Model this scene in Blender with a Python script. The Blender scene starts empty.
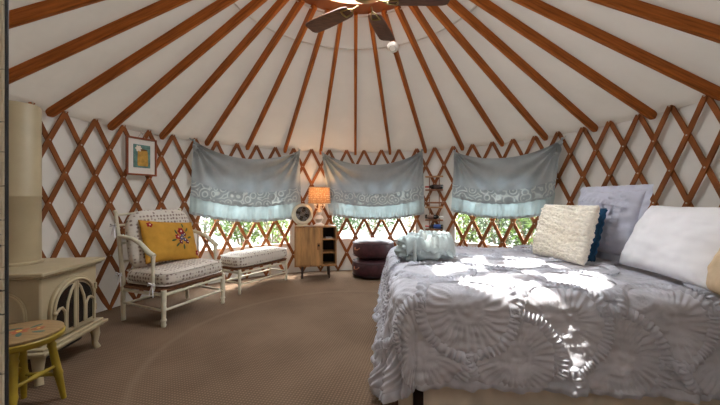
import bpy, bmesh, math, random
from math import sin, cos, pi, sqrt, radians as rad, atan2, exp
from mathutils import Vector, Matrix, noise
random.seed(7)
scene = bpy.context.scene
COL = scene.collection

# ------------------------------------------------------------------ camera, world, sun, exposure
F, CXP, HY = 326.3, 360.0, 199.7          # focal length in pixels, principal column, horizon row
HC = 1.302                                # camera height
cd = bpy.data.cameras.new('camera'); cam = bpy.data.objects.new('camera', cd); COL.objects.link(cam)
cam.location = (0, 0, HC); cam.rotation_euler = (pi/2, 0, 0)
cd.sensor_width = 36; cd.lens = 36*F/720; cd.shift_y = -(202.5-HY)/720; cd.clip_start = .02
scene.camera = cam

w = bpy.data.worlds.new('World'); scene.world = w; w.use_nodes = True
bg = w.node_tree.nodes['Background']
bg.inputs[0].default_value = (.90, .95, 1.0, 1)
wt_ = w.node_tree; tc = wt_.nodes.new('ShaderNodeTexCoord'); sx = wt_.nodes.new('ShaderNodeSeparateXYZ'); mr = wt_.nodes.new('ShaderNodeMapRange')
wt_.links.new(tc.outputs['Generated'], sx.inputs[0]); wt_.links.new(sx.outputs['Z'], mr.inputs['Value']); wt_.links.new(mr.outputs['Result'], bg.inputs[1])
mr.inputs['From Min'].default_value = 0; mr.inputs['From Max'].default_value = .95; mr.inputs['To Min'].default_value = 3.5; mr.inputs['To Max'].default_value = 24

sd = bpy.data.lights.new('sun', 'SUN'); sun = bpy.data.objects.new('sun', sd); COL.objects.link(sun)
sun.rotation_euler = Vector((1.18, -.52, -2.74)).to_track_quat('-Z', 'Y').to_euler()
sd.energy = 7; sd.angle = rad(1.0); sd.color = (1, .95, .88)

YC, R0 = Vector((-.035, 2.951, 0)), 3.05   # centre of the yurt, lattice radius
def portal(name, loc, target, sx, sy):
    d = bpy.data.lights.new(name, 'AREA'); o = bpy.data.objects.new(name, d); COL.objects.link(o)
    d.shape = 'RECTANGLE'; d.size = sx; d.size_y = sy; d.cycles.is_portal = True
    o.location = loc; o.rotation_euler = (Vector(target)-Vector(loc)).to_track_quat('-Z', 'Z').to_euler()
def ring(th, r=R0, h=0): return Vector((YC.x+r*sin(th), YC.y+r*cos(th), h))
portal('daylight_dome', (YC.x, YC.y, 3.62), (YC.x, YC.y+.001, 0), 1.5, 1.5)
scene.cycles.max_bounces = 10; scene.cycles.diffuse_bounces = 6; scene.cycles.transparent_max_bounces = 12
scene.cycles.caustics_reflective = False; scene.cycles.caustics_refractive = False
scene.cycles.sample_clamp_indirect = 6.0
scene.cycles.use_denoising = True
vs = scene.view_settings
vs.view_transform = 'Standard'; vs.look = 'None'; vs.gamma = 1; vs.use_curve_mapping = False
vs.exposure = .97

# ------------------------------------------------------------------ pixel helpers (places were measured on the photograph once)
def floor_at(px, py):
    z = F*HC/(py-HY); return Vector(((px-CXP)/F*z, z, 0))
def at(px, py, h):
    z = F*(HC-h)/(py-HY); return Vector(((px-CXP)/F*z, z, h))
def theta_of(px, r=R0):
    k = (px-CXP)/F
    a, b, c = 1+k*k, -2*(k*YC.x+YC.y), YC.x**2+YC.y**2-r*r
    y = (-b+sqrt(b*b-4*a*c))/(2*a)
    return atan2(k*y-YC.x, y-YC.y)
def wall_h(px, py, r=R0):
    return HC-(py-HY)*ring(theta_of(px, r), r).y/F

# ------------------------------------------------------------------ materials
MATS = {}
def srgb(c):
    return tuple(((x/255)/12.92 if x/255 <= .04045 else ((x/255+.055)/1.055)**2.4) for x in c)+(1,)
class NT:
    def __init__(s, name):
        s.m = bpy.data.materials.new(name); s.m.use_nodes = True; s.t = s.m.node_tree; s.n = s.t.nodes
        s.b = s.n['Principled BSDF']; s.out = s.n['Material Output']
    def node(s, ty, **kw):
        q = s.n.new(ty)
        for k, v in kw.items():
            if k.startswith('i_'): q.inputs[k[2:].replace('_', ' ')].default_value = v
            else: setattr(q, k, v)
        return q
    def link(s, a, ao, b, bi): s.t.links.new(a.outputs[ao], b.inputs[bi])
    def coord(s, kind='Object', scale=(1, 1, 1), rot=(0, 0, 0)):
        c = s.node('ShaderNodeTexCoord'); mp = s.node('ShaderNodeMapping')
        mp.inputs['Scale'].default_value = scale; mp.inputs['Rotation'].default_value = rot
        s.link(c, kind, mp, 'Vector'); return mp
    def ramp(s, src, so, stops):
        r = s.node('ShaderNodeValToRGB'); e = r.color_ramp.elements
        while len(e) < len(stops): e.new(.5)
        for el, (p, c) in zip(e, stops): el.position = p; el.color = c
        s.link(src, so, r, 'Fac'); return r
    def bump(s, src, so, strength=.3, dist=.01):
        b = s.node('ShaderNodeBump'); b.inputs['Strength'].default_value = strength; b.inputs['Distance'].default_value = dist
        s.link(src, so, b, 'Height'); s.link(b, 'Normal', s.b, 'Normal'); return b
def paint(name, c, rough=.5, var=.08, scale=8, bump=0, metal=0, kind='Object', stretch=(1, 1, 1), spec=.5, bscale=None):
    if name in MATS: return MATS[name]
    k = NT(name); mp = k.coord(kind, stretch); nz = k.node('ShaderNodeTexNoise'); nz.inputs['Scale'].default_value = scale
    nz.inputs['Detail'].default_value = 5; k.link(mp, 'Vector', nz, 'Vector')
    a = srgb(c); lo = tuple(x*(1-var*2) for x in a[:3])+(1,); hi = tuple(min(1, x*(1+var*2)) for x in a[:3])+(1,)
    r = k.ramp(nz, 'Fac', [(.3, lo), (.7, hi)]); k.link(r, 'Color', k.b, 'Base Color')
    k.b.inputs['Roughness'].default_value = rough; k.b.inputs['Metallic'].default_value = metal
    k.b.inputs['Specular IOR Level'].default_value = spec
    if bump:
        n2 = nz
        if bscale:
            n2 = k.node('ShaderNodeTexNoise'); n2.inputs['Scale'].default_value = bscale; n2.inputs['Detail'].default_value = 3; k.link(mp, 'Vector', n2, 'Vector')
        k.bump(n2, 'Fac', bump, .01)
    MATS[name] = k.m; return k.m
def wood(name, c, rough=.45, stretch=(1, 1, 12), var=.22, scale=6, spec=.4):
    return paint(name, c, rough, var, scale, .08, 0, 'Object', stretch, spec)
def cloth(name, c, rough=.9, transl=0.0, var=.05, scale=14, weave=500, bump=.15, tcol=None):
    if name in MATS: return MATS[name]
    k = NT(name); mp = k.coord(); nz = k.node('ShaderNodeTexNoise'); nz.inputs['Scale'].default_value = scale; k.link(mp, 'Vector', nz, 'Vector')
    a = srgb(c); r = k.ramp(nz, 'Fac', [(.3, tuple(x*(1-2*var) for x in a[:3])+(1,)), (.7, tuple(min(1, x*(1+2*var)) for x in a[:3])+(1,))])
    k.link(r, 'Color', k.b, 'Base Color'); k.b.inputs['Roughness'].default_value = rough; k.b.inputs['Specular IOR Level'].default_value = .15
    n2 = k.node('ShaderNodeTexNoise'); n2.inputs['Scale'].default_value = weave; k.link(mp, 'Vector', n2, 'Vector'); k.bump(n2, 'Fac', bump, .004)
    if transl:
        t = k.node('ShaderNodeBsdfTranslucent'); t.inputs['Color'].default_value = srgb(tcol or c)
        mx = k.node('ShaderNodeMixShader'); mx.inputs['Fac'].default_value = transl
        k.link(k.b, 'BSDF', mx, 1); k.link(t, 'BSDF', mx, 2); k.link(mx, 'Shader', k.out, 'Surface')
    MATS[name] = k.m; return k.m

lath_wood = paint('lath_wood', (134, 78, 37), .55, .16, 5, .05, spec=.25)
rafter_wood = paint('rafter_wood', (165, 93, 36), .55, .18, 4, .06, stretch=(14, 14, 1), spec=.2)
ring_wood = paint('ring_wood', (158, 96, 50), .45, .15, 4, .05)
bolt_steel = paint('bolt_steel', (190, 180, 165), .35, .05, 20, 0, .8)
cream_paint = paint('cream_paint', (206, 199, 176), .55, .05, 9, .05)
wicker_cream = paint('chair_paint', (208, 201, 178), .5, .06, 12, .05)
rush_edge = paint('rush_brown', (112, 72, 44), .8, .25, 30, .3, stretch=(1, 1, 6))
enamel = paint('cream_enamel', (172, 157, 126), .5, .03, 6, 0)
dark_iron = paint('dark_iron', (28, 26, 25), .6, .2, 20, .1)
black_metal = paint('black_metal', (34, 36, 40), .45, .1, 20)
white_cotton = cloth('white_cotton', (240, 239, 241), .95, .0, .02, 5, 300, .12)
sham_cloth = cloth('sham_cloth', (192, 193, 206), .95, .0, .04, 10, 300, .25)
navy_cloth = cloth('navy_cloth', (38, 74, 104), .9, 0, .1, 20, 400, .4)
beige_cloth = cloth('beige_cloth', (214, 190, 158), .95, 0, .04, 8, 300, .2)
knit_wool = cloth('knit_wool', (238, 231, 216), .95, 0, .06, 55, 180, .6)
cover_cloth = cloth('coverlet_cloth', (193, 192, 198), .92, 0, .05, 9, 260, .2)
ruffle_cloth = cloth('ruffle_cloth', (196, 197, 205), .92, .12, .05, 12, 260, .2)
lace_cream = cloth('lace_cream', (206, 200, 186), .95, .15, .06, 30, 400, .4)
skirt_cloth = cloth('skirt_cloth', (226, 212, 192), .95, .1, .05, 8, 300, .2)
aqua_cloth = cloth('aqua_cloth', (166, 178, 177), .95, 0, .06, 10, 260, .2)
aqua_pale = cloth('aqua_pale', (184, 194, 192), .95, .1, .05, 10, 260, .2)
curtain_cloth = cloth('curtain_cloth', (162, 168, 168), .95, .05, .04, 6, 500, .12, (150, 168, 178))
flounce_cloth = cloth('flounce_cloth', (166, 177, 175), .95, .09, .04, 10, 500, .12, (190, 214, 216))
mustard = cloth('mustard_cloth', (188, 140, 56), .85, 0, .06, 10, 260, .2)
maroon = paint('maroon_leather', (62, 28, 34), .5, .2, 14, .15)
tan_wood = wood('tan_wood', (178, 134, 86), .5, (4, 4, .7), .2, 4)
cab_wood = wood('cabinet_wood', (160, 116, 72), .5, (6, 6, 1.2), .2, 3)
dark_in = paint('dark_inside', (34, 22, 16), .7, .1, 8)
dark_leg = paint('dark_leg', (48, 30, 22), .5, .1, 8)
yellow_paint = paint('yellow_paint', (150, 126, 30), .5, .1, 12, .05)
walnut = wood('fan_walnut', (92, 58, 42), .45, (2, 14, 14), .22, 5)
brass = paint('aged_brass', (150, 132, 84), .3, .1, 12, 0, .9)
white_plastic = paint('white_plastic', (232, 228, 218), .4, .02, 8)
mat_board = paint('mat_board', (226, 222, 214), .8, .01, 8)
frame_wood = paint('frame_wood', (140, 74, 40), .4, .12, 8, .03)

def polka():
    k = NT('sprigged_fabric'); mp = k.coord('Object', (1, 1, 1))
    v = k.node('ShaderNodeTexVoronoi'); v.inputs['Scale'].default_value = 24; v.inputs['Randomness'].default_value = .3
    k.link(mp, 'Vector', v, 'Vector')
    r = k.ramp(v, 'Distance', [(.0, srgb((136, 120, 112))), (.28, srgb((146, 130, 122))), (.38, srgb((206, 198, 186))), (1, srgb((214, 206, 194)))])
    k.link(r, 'Color', k.b, 'Base Color'); k.b.inputs['Roughness'].default_value = .9; k.b.inputs['Specular IOR Level'].default_value = .15
    n2 = k.node('ShaderNodeTexNoise'); n2.inputs['Scale'].default_value = 300; k.link(mp, 'Vector', n2, 'Vector'); k.bump(n2, 'Fac', .2, .004)
    return k.m
sprig = polka()

def carpet_mat():
    k = NT('carpet'); c = k.node('ShaderNodeTexCoord')
    mp = k.node('ShaderNodeMapping'); mp.inputs['Rotation'].default_value = (0, 0, rad(14)); k.link(c, 'Object', mp, 'Vector')
    wv = k.node('ShaderNodeTexWave'); wv.inputs['Scale'].default_value = 14; wv.bands_direction = 'X'; wv.inputs['Distortion'].default_value = .6; k.link(mp, 'Vector', wv, 'Vector')
    wv2 = k.node('ShaderNodeTexWave'); wv2.inputs['Scale'].default_value = 14; wv2.bands_direction = 'Y'; wv2.inputs['Distortion'].default_value = .6; k.link(mp, 'Vector', wv2, 'Vector')
    ml = k.node('ShaderNodeMath', operation='MULTIPLY'); k.link(wv, 'Fac', ml, 0); k.link(wv2, 'Fac', ml, 1)
    nz = k.node('ShaderNodeTexNoise'); nz.inputs['Scale'].default_value = 1.3; nz.inputs['Detail'].default_value = 6; k.link(c, 'Object', nz, 'Vector')
    ad = k.node('ShaderNodeMath', operation='MULTIPLY_ADD'); k.link(ml, 'Value', ad, 0); ad.inputs[1].default_value = .6; k.link(nz, 'Fac', ad, 2)
    r = k.ramp(ad, 'Value', [(.3, srgb((88, 71, 57))), (1.0, srgb((128, 106, 87)))])
    # paler ring in the carpet colour, round the middle of the floor
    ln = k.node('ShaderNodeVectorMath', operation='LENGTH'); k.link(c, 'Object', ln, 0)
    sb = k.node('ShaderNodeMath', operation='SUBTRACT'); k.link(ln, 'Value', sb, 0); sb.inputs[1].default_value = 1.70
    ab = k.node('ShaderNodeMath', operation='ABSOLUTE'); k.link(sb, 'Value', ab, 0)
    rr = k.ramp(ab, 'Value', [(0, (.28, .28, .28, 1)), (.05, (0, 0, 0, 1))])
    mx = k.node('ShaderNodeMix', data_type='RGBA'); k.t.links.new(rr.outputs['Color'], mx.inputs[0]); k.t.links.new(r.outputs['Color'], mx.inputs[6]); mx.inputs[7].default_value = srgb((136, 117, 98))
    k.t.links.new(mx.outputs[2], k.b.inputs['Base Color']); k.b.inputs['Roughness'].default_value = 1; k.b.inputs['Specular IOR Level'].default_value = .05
    k.bump(ml, 'Value', .3, .004); return k.m
def wallcloth(name, c, transl):
    k = NT(name); mp = k.coord('Object'); nz = k.node('ShaderNodeTexNoise'); nz.inputs['Scale'].default_value = 2.2; nz.inputs['Detail'].default_value = 4; k.link(mp, 'Vector', nz, 'Vector')
    a = srgb(c); r = k.ramp(nz, 'Fac', [(.3, tuple(x*.93 for x in a[:3])+(1,)), (.7, a)]); k.link(r, 'Color', k.b, 'Base Color')
    k.b.inputs['Roughness'].default_value = .8; k.b.inputs['Specular IOR Level'].default_value = .15
    n2 = k.node('ShaderNodeTexNoise'); n2.inputs['Scale'].default_value = 3.5; n2.inputs['Detail'].default_value = 2; k.link(mp, 'Vector', n2, 'Vector'); k.bump(n2, 'Fac', .35, .05)
    if transl:
        t = k.node('ShaderNodeBsdfTranslucent'); t.inputs['Color'].default_value = srgb((236, 226, 208)); mx = k.node('ShaderNodeMixShader'); mx.inputs['Fac'].default_value = transl
        k.link(k.b, 'BSDF', mx, 1); k.link(t, 'BSDF', mx, 2); k.link(mx, 'Shader', k.out, 'Surface')
    return k.m
roof_mat = wallcloth('roof_cloth', (208, 201, 192), .006)
wall_mat = wallcloth('wall_cloth', (212, 207, 200), .006)
def vinyl():
    k = NT('clear_vinyl'); t = k.node('ShaderNodeBsdfTransparent'); t.inputs['Color'].default_value = (.95, .97, .97, 1)
    g = k.node('ShaderNodeBsdfGlossy'); g.inputs['Roughness'].default_value = .08
    mx = k.node('ShaderNodeMixShader'); mx.inputs['Fac'].default_value = .04
    k.link(t, 'BSDF', mx, 1); k.link(g, 'BSDF', mx, 2); k.link(mx, 'Shader', k.out, 'Surface'); return k.m
vinyl_mat = vinyl()
def glow(name, c, e, base=None):
    k = NT(name); k.b.inputs['Base Color'].default_value = srgb(base or c); k.b.inputs['Emission Color'].default_value = srgb(c); k.b.inputs['Emission Strength'].default_value = e
    k.b.inputs['Roughness'].default_value = .7; return k.m

# ------------------------------------------------------------------ mesh builder
class MB:
    def __init__(s): s.v = []; s.f = []
    def add(s, vs, fs, M=None):
        o = len(s.v)
        for p in vs:
            p = Vector(p); s.v.append(M @ p if M else p)
        s.f += [tuple(i+o for i in f) for f in fs]; return s
    def box(s, c, d, M=None):
        x, y, z = (q/2 for q in d); c = Vector(c)
        vs = [c+Vector((i*x, j*y, k*z)) for i in (-1, 1) for j in (-1, 1) for k in (-1, 1)]
        return s.add(vs, [(0, 1, 3, 2), (4, 6, 7, 5), (0, 4, 5, 1), (2, 3, 7, 6), (0, 2, 6, 4), (1, 5, 7, 3)], M)
    def tube(s, pts, r, n=10, M=None, cap=True, sq=None):
        pts = [Vector(p) for p in pts]; N = len(pts)
        rr = r if isinstance(r, (list, tuple)) else [r]*N
        t0 = (pts[1]-pts[0]).normalized(); up = Vector((0, 0, 1)) if abs(t0.z) < .9 else Vector((0, 1, 0))
        vs = []; nrm = (up-t0*up.dot(t0)).normalized()
        for i, p in enumerate(pts):
            t = (pts[min(i+1, N-1)]-pts[max(i-1, 0)]).normalized()
            nrm = (nrm-t*nrm.dot(t)).normalized(); b = t.cross(nrm)
            for k in range(n):
                a = 2*pi*(k+.5)/n; vs.append(p+(nrm*cos(a)*(sq or 1)+b*sin(a))*rr[i])
        fs = [(i*n+k, i*n+(k+1) % n, (i+1)*n+(k+1) % n, (i+1)*n+k) for i in range(N-1) for k in range(n)]
        if cap: fs += [tuple(range(n))[::-1], tuple((N-1)*n+k for k in range(n))]
        return s.add(vs, fs, M)
    def lathe(s, prof, n=24, M=None, cap=True):
        vs = []; N = len(prof)
        for r, z in prof:
            for k in range(n): a = 2*pi*k/n; vs.append((r*cos(a), r*sin(a), z))
        fs = [(i*n+k, i*n+(k+1) % n, (i+1)*n+(k+1) % n, (i+1)*n+k) for i in range(N-1) for k in range(n)]
        if cap and prof[0][0] > 1e-6: fs.append(tuple(range(n))[::-1])
        if cap and prof[-1][0] > 1e-6: fs.append(tuple((N-1)*n+k for k in range(n)))
        return s.add(vs, fs, M)
    def grid(s, fn, nu, nv, wrap=False, keep=None, M=None):
        vs = [fn(i/(nu if wrap else nu-1), j/(nv-1)) for i in range(nu) for j in range(nv)]
        fs = []
        for i in range(nu if wrap else nu-1):
            for j in range(nv-1):
                i2 = (i+1) % nu
                if keep is None or keep(i, j): fs.append((i*nv+j, i2*nv+j, i2*nv+j+1, i*nv+j+1))
        return s.add(vs, fs, M)
    def torus(s, R, r, n=32, m=8, M=None, sq=1):
        vs = [((R+r*cos(b))*cos(a), (R+r*cos(b))*sin(a), r*sin(b)*sq) for a in (2*pi*i/n for i in range(n)) for b in (2*pi*j/m for j in range(m))]
        return s.add(vs, [(i*m+j, ((i+1) % n)*m+j, ((i+1) % n)*m+(j+1) % m, i*m+(j+1) % m) for i in range(n) for j in range(m)], M)
    def prism(s, poly, d, M=None):              # polygon in local xz, extruded from y=-d/2 to d/2
        n = len(poly); vs = [(x, -d/2, z) for x, z in poly]+[(x, d/2, z) for x, z in poly]
        return s.add(vs, [tuple(range(n)), tuple(range(2*n-1, n-1, -1))]+[(i, i+n, (i+1) % n+n, (i+1) % n) for i in range(n)], M)
    def ball(s, c, r, n=12, m=8, sc=(1, 1, 1), M=None):
        c = Vector(c)
        vs = [c+Vector((0, 0, r*sc[2]))]
        for j in range(1, m):
            b = pi*j/m
            vs += [c+Vector((r*sc[0]*sin(b)*cos(2*pi*k/n), r*sc[1]*sin(b)*sin(2*pi*k/n), r*sc[2]*cos(b))) for k in range(n)]
        vs.append(c-Vector((0, 0, r*sc[2]))); L = len(vs)-1
        fs = [(0, 1+k, 1+(k+1) % n) for k in range(n)]
        for j in range(m-2): fs += [(1+j*n+k, 1+(j+1)*n+k, 1+(j+1)*n+(k+1) % n, 1+j*n+(k+1) % n) for k in range(n)]
        fs += [(L, 1+(m-2)*n+(k+1) % n, 1+(m-2)*n+k) for k in range(n)]
        return s.add(vs, fs, M)
    def mesh(s, name):
        me = bpy.data.meshes.new(name); me.from_pydata([tuple(p) for p in s.v], [], s.f); me.validate()
        bm = bmesh.new(); bm.from_mesh(me)
        loose = [v for v in bm.verts if not v.link_faces]
        if loose: bmesh.ops.delete(bm, geom=loose, context='VERTS')
        bmesh.ops.recalc_face_normals(bm, faces=bm.faces); bm.to_mesh(me); bm.free(); return me
    def build(s, name, mat, parent=None, smooth=40, bevel=0, solid=0):
        me = s.mesh(name); me.materials.append(mat)
        if smooth:
            me.shade_smooth(); me.set_sharp_from_angle(angle=rad(smooth))
        o = bpy.data.objects.new(name, me); COL.objects.link(o)
        if parent: o.parent = parent
        if solid: md = o.modifiers.new('solid', 'SOLIDIFY'); md.thickness = solid; md.offset = 0
        if bevel: md = o.modifiers.new('bevel', 'BEVEL'); md.width = bevel; md.segments = 2; md.limit_method = 'ANGLE'
        return o
def tag(o, label=None, cat=None, group=None, kind=None):
    if label: o['label'] = label
    if cat: o['category'] = cat
    if group: o['group'] = group
    if kind: o['kind'] = kind
    return o
def thing(name, label, cat, loc=(0, 0, 0), rot=0, group=None):
    o = bpy.data.objects.new(name, None); COL.objects.link(o); o.location = loc
    o.rotation_euler = (0, 0, rot) if not isinstance(rot, (tuple, list)) else rot
    o.empty_display_size = .1
    return tag(o, label, cat, group)
def nz(x, y, z=0): return noise.noise(Vector((x, y, z)))
def T(*p): return Matrix.Translation(p)
def RX(a): return Matrix.Rotation(a, 4, 'X')
def RY(a): return Matrix.Rotation(a, 4, 'Y')
def RZ(a): return Matrix.Rotation(a, 4, 'Z')

# ------------------------------------------------------------------ the setting
HW = 2.25                                  # where wall cloth meets roof cloth
m = MB(); m.lathe([(0, 0), (1.6, 0), (3.2, 0)], 96, cap=False)
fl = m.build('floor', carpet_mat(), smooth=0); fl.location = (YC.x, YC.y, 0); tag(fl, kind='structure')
WIN = [(198, 290, .53, 1.72), (332, 416, .58, 1.72), (455, 541, .58, 1.72)]
RW = 3.10
def wallseg(name, t0, t1, holes):
    ths = sorted(set([round(t0+(t1-t0)*i/90, 4) for i in range(91)]+[h[0] for h in holes]+[h[1] for h in holes]))
    hs = sorted(set([0, .3, HW]+[h[2] for h in holes]+[h[3] for h in holes]+[.9, 1.2, 1.5, 1.95]))
    m = MB()
    vs = [ring(t, RW, h) for t in ths for h in hs]; n = len(hs); fs = []
    for i in range(len(ths)-1):
        for j in range(n-1):
            tm, hm = (ths[i]+ths[i+1])/2, (hs[j]+hs[j+1])/2
            if any(a < tm < b and c < hm < d for a, b, c, d in holes): continue
            fs.append((i*n+j, (i+1)*n+j, (i+1)*n+j+1, i*n+j+1))
    m.add(vs, fs); return tag(m.build(name, wall_mat), kind='structure')
holes = [(theta_of(a, RW), theta_of(b, RW), c, d) for a, b, c, d in WIN]
TB = rad(62)
dw = .16
wallseg('wall_left', -pi+dw, -TB, [])
wallseg('wall_back', -TB, TB, holes)
wallseg('wall_right', TB, pi-dw, [])
dr_ = thing('door_1', None, None); tag(dr_, kind='structure')
door_w = wood('door_wood', (150, 100, 62), .5, (9, 9, .8))
dm = T(YC.x, YC.y-RW-.03, 0)
m = MB()
for sx in (-1, 1): m.box((sx*.43, 0, 1.03), (.14, .04, 2.06))
m.box((0, 0, 1.03), (.72, .03, 2.06))  # unseen door leaf, made solid to stop daylight from behind the camera
m.build('door_leaf', door_w, dr_).matrix_world = dm
m = MB()                                   # lintel over the doorway behind the camera
m.grid(lambda u, v: ring(pi-dw+2*dw*u, RW, 2.08+(HW-2.08)*v), 8, 2); tag(m.build('wall_front', wall_mat), kind='structure')
for i, (a, b, c, d) in enumerate(holes):
    r = thing('window_%d' % (i+1), None, None); tag(r, kind='structure')
    m = MB(); m.grid(lambda u, v: ring(a+(b-a)*u, RW-.004, c+(d-c)*v), 16, 2); m.build('pane', vinyl_mat, r)
    m = MB()
    for hh in (c, d): m.tube([ring(a+(b-a)*k/16, RW-.012, hh) for k in range(17)], .014, 8, sq=.6)
    for tt in (a, b): m.tube([ring(tt, RW-.012, c), ring(tt, RW-.012, d)], .014, 8)
    m.build('window_trim', paint('window_hem', (200, 196, 188), .8, .04), r)
    cth = (a+b)/2; portal('daylight_window', ring(cth, RW+.02, (c+d)/2), ring(cth, 2, (c+d)/2), 1.6, d-c)
SL = .557
def roof_h(r): return 3.895-SL*r
m = MB()
def roof(u, v):
    r = .80+(RW+.02-.80)*v; t = 2*pi*u
    return ring(t, r, roof_h(r)+.012+.006*nz(3*sin(t)*r, 3*cos(t)*r, 4))
m.grid(roof, 180, 24, True); tag(m.build('ceiling', roof_mat), kind='structure')
seam = paint('seam_tape', (196, 188, 176), .8, .04)
for i, rr in enumerate((1.22, .805)):
    m = MB(); pts = [ring(2*pi*k/120, rr, roof_h(rr)-.004) for k in range(120)]
    m.torus(rr, .010 if i == 0 else .007, 120, 6); o = m.build('trim_%d' % (i+1), seam); o.location = (YC.x, YC.y, roof_h(rr)+.006 if i == 0 else 3.405); tag(o, kind='structure')

# roof ring and rafters
m = MB(); prof = [(.60, -.01), (.80, -.01), (.80, .09), (.60, .09)]
n = 72; vs = [(r*cos(2*pi*k/n), r*sin(2*pi*k/n), z) for r, z in prof for k in range(n)]
m.add(vs, [(i*n+k, ((i+1) % 4)*n+k, ((i+1) % 4)*n+(k+1) % n, i*n+(k+1) % n) for i in range(4) for k in range(n)])
o = m.build('roof_ring', ring_wood); o.location = (YC.x, YC.y, roof_h(.76)-.03)
tag(o, 'round honey-brown wooden compression ring at the crown where all rafters meet', 'roof ring')
DT = rad(6); PH = .036
RAFT = {-9: 'wooden rafter crossing the top left corner of the frame, highest on the left',
 -8: 'wooden rafter above the stove pipe running to the left edge, second rafter from top left',
 -7: 'wooden roof rafter ending beside the top of the cream stove pipe',
 -6: 'wooden roof rafter ending above the armchair, left of the framed picture',
 -5: 'wooden roof rafter ending just right of the framed picture',
 -4: 'wooden roof rafter ending at the top left corner of the left curtain',
 -3: 'wooden roof rafter ending above the middle of the left curtain',
 -2: 'wooden roof rafter ending above the right corner of the left curtain',
 -1: 'wooden roof rafter ending above the left corner of the middle curtain, by the lamp',
 0: 'nearly vertical wooden rafter ending above the middle curtain, left of its centre',
 1: 'wooden roof rafter ending above the right half of the middle curtain',
 2: 'wooden roof rafter with the smoke detector, ending above the wine rack',
 3: 'wooden roof rafter ending above the top left corner of the right curtain',
 4: 'wooden roof rafter ending above the middle of the right curtain',
 5: 'wooden roof rafter ending near the top right corner of the right curtain',
 6: 'wooden roof rafter ending just right of the right curtain',
 7: 'wooden roof rafter ending above the grey ruffled sham and white pillow',
 8: 'wooden roof rafter ending at the right edge of the frame',
 9: 'wooden rafter crossing the top right corner of the frame, highest on the right'}
def rafter(k):
    th = PH+(-.5+2*k)*DT
    r0, r1 = .76, 3.055; L = sqrt((r1-r0)**2+(SL*(r1-r0))**2)
    m = MB(); W, D = .042, .085
    sec = [(-W/2, -D/2+.006), (-W/2+.006, -D/2), (W/2-.006, -D/2), (W/2, -D/2+.006), (W/2, D/2), (-W/2, D/2)]
    xs = [0, L*.33, L*.66, L-.05, L-.03, L-.012, L]; sh = [1, 1, 1, 1, .95, .82, .5]
    vs = [(a*(1 if s == 1 else s**.3), b*s, -x) for x, s in zip(xs, sh) for a, b in sec]; n = 6
    m.add(vs, [(i*n+j, i*n+(j+1) % n, (i+1)*n+(j+1) % n, (i+1)*n+j) for i in range(len(xs)-1) for j in range(n)]+[tuple(range(n)), tuple((len(xs)-1)*n+j for j in range(n))])
    o = m.build('roof_rafter', rafter_wood, smooth=35)
    d = (ring(th, r1, 0)-ring(th, r0, 0)).normalized(); ax = Vector((d.x, d.y, -SL)).normalized()
    z = -ax; x = Vector((d.y, -d.x, 0)); y = z.cross(x)
    M = Matrix((x, y, z)).transposed().to_4x4(); M.translation = ring(th, r0, roof_h(r0)-.052)
    o.matrix_world = M
    return tag(o, RAFT[k], 'rafter', 'roof rafters')
for k in RAFT: rafter(k)

# lattice wall
lat = thing('lattice_wall', 'criss-cross brown wooden lattice lining the round white wall', 'lattice')
HT, HB = 2.208, .02; RH = (HT-HB)/7
def lath(n, sgn):
    t0 = PH+n*DT; r = R0+.008 if sgn > 0 else R0-.006
    S = 20; m = MB(); a, b = -.25, 7.05; vs = []
    for i in range(S+1):
        k = a+(b-a)*i/S; th = t0+sgn*k*DT/2; h = max(.006, HT-k*RH)
        p = ring(th, r, h); tv = Vector((cos(th), -sin(th), 0))
        d = (tv*(sgn*DT/2*R0)+Vector((0, 0, -RH))).normalized(); nn = Vector((sin(th), cos(th), 0)); wv = d.cross(nn)
        W = .0245*(.6 if i in (0, S) else 1)
        for ww, tt in ((-W, -.006), (W, -.006), (W, .006), (-W, .006)): vs.append(p+wv*ww+nn*tt)
    fs = [(i*4+j, i*4+(j+1) % 4, i*4+4+(j+1) % 4, i*4+4+j) for i in range(S) for j in range(4)]+[(0, 1, 2, 3), (S*4+3, S*4+2, S*4+1, S*4)]
    m.add(vs, fs); m.build('lath', lath_wood, lat, 35)
for n in range(-22, 23):
    lath(n, 1); lath(n, -1)
bolt_me = None; pts = []
for row in range(0, 7):
    for n in range(-20, 21):
        th = PH+n*DT+(DT/2 if row % 2 else 0); pts.append((ring(th, R0-.014, HT-row*RH), th))
pts.sort(key=lambda q: (q[0]-Vector((0, 0, HC))).length)
def bolt_m(m, p, th): m.lathe([(0, -.002), (.008, -.002), (.008, .002), (.005, .004), (0, .004)], 10, T(*p) @ RZ(-th) @ RX(pi/2))
for p, th in pts[:100]:
    if bolt_me is None:
        m = MB(); m.lathe([(0, -.002), (.008, -.002), (.008, .002), (.005, .004), (0, .004)], 10); bolt_me = m.mesh('bolt'); bolt_me.materials.append(bolt_steel)
    o = bpy.data.objects.new('bolt', bolt_me); COL.objects.link(o); o.parent = lat; o.location = p; o.rotation_euler = (pi/2, 0, -th)
m = MB()
for p, th in pts[100:]: bolt_m(m, p, th)
tag(m.build('bolt_rows', bolt_steel, lat), kind='stuff')
m = MB(); m.tube([ring(rad(-125+250*k/140), R0-.005, HT+.028-.006*abs(sin(k*.9))) for k in range(141)], .006, 6)
tag(m.build('tension_cable', paint('cable_steel', (92, 90, 88), .4, .05, 10, 0, .6)), 'thin dark steel cable running round the top of the lattice', 'cable')

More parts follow.
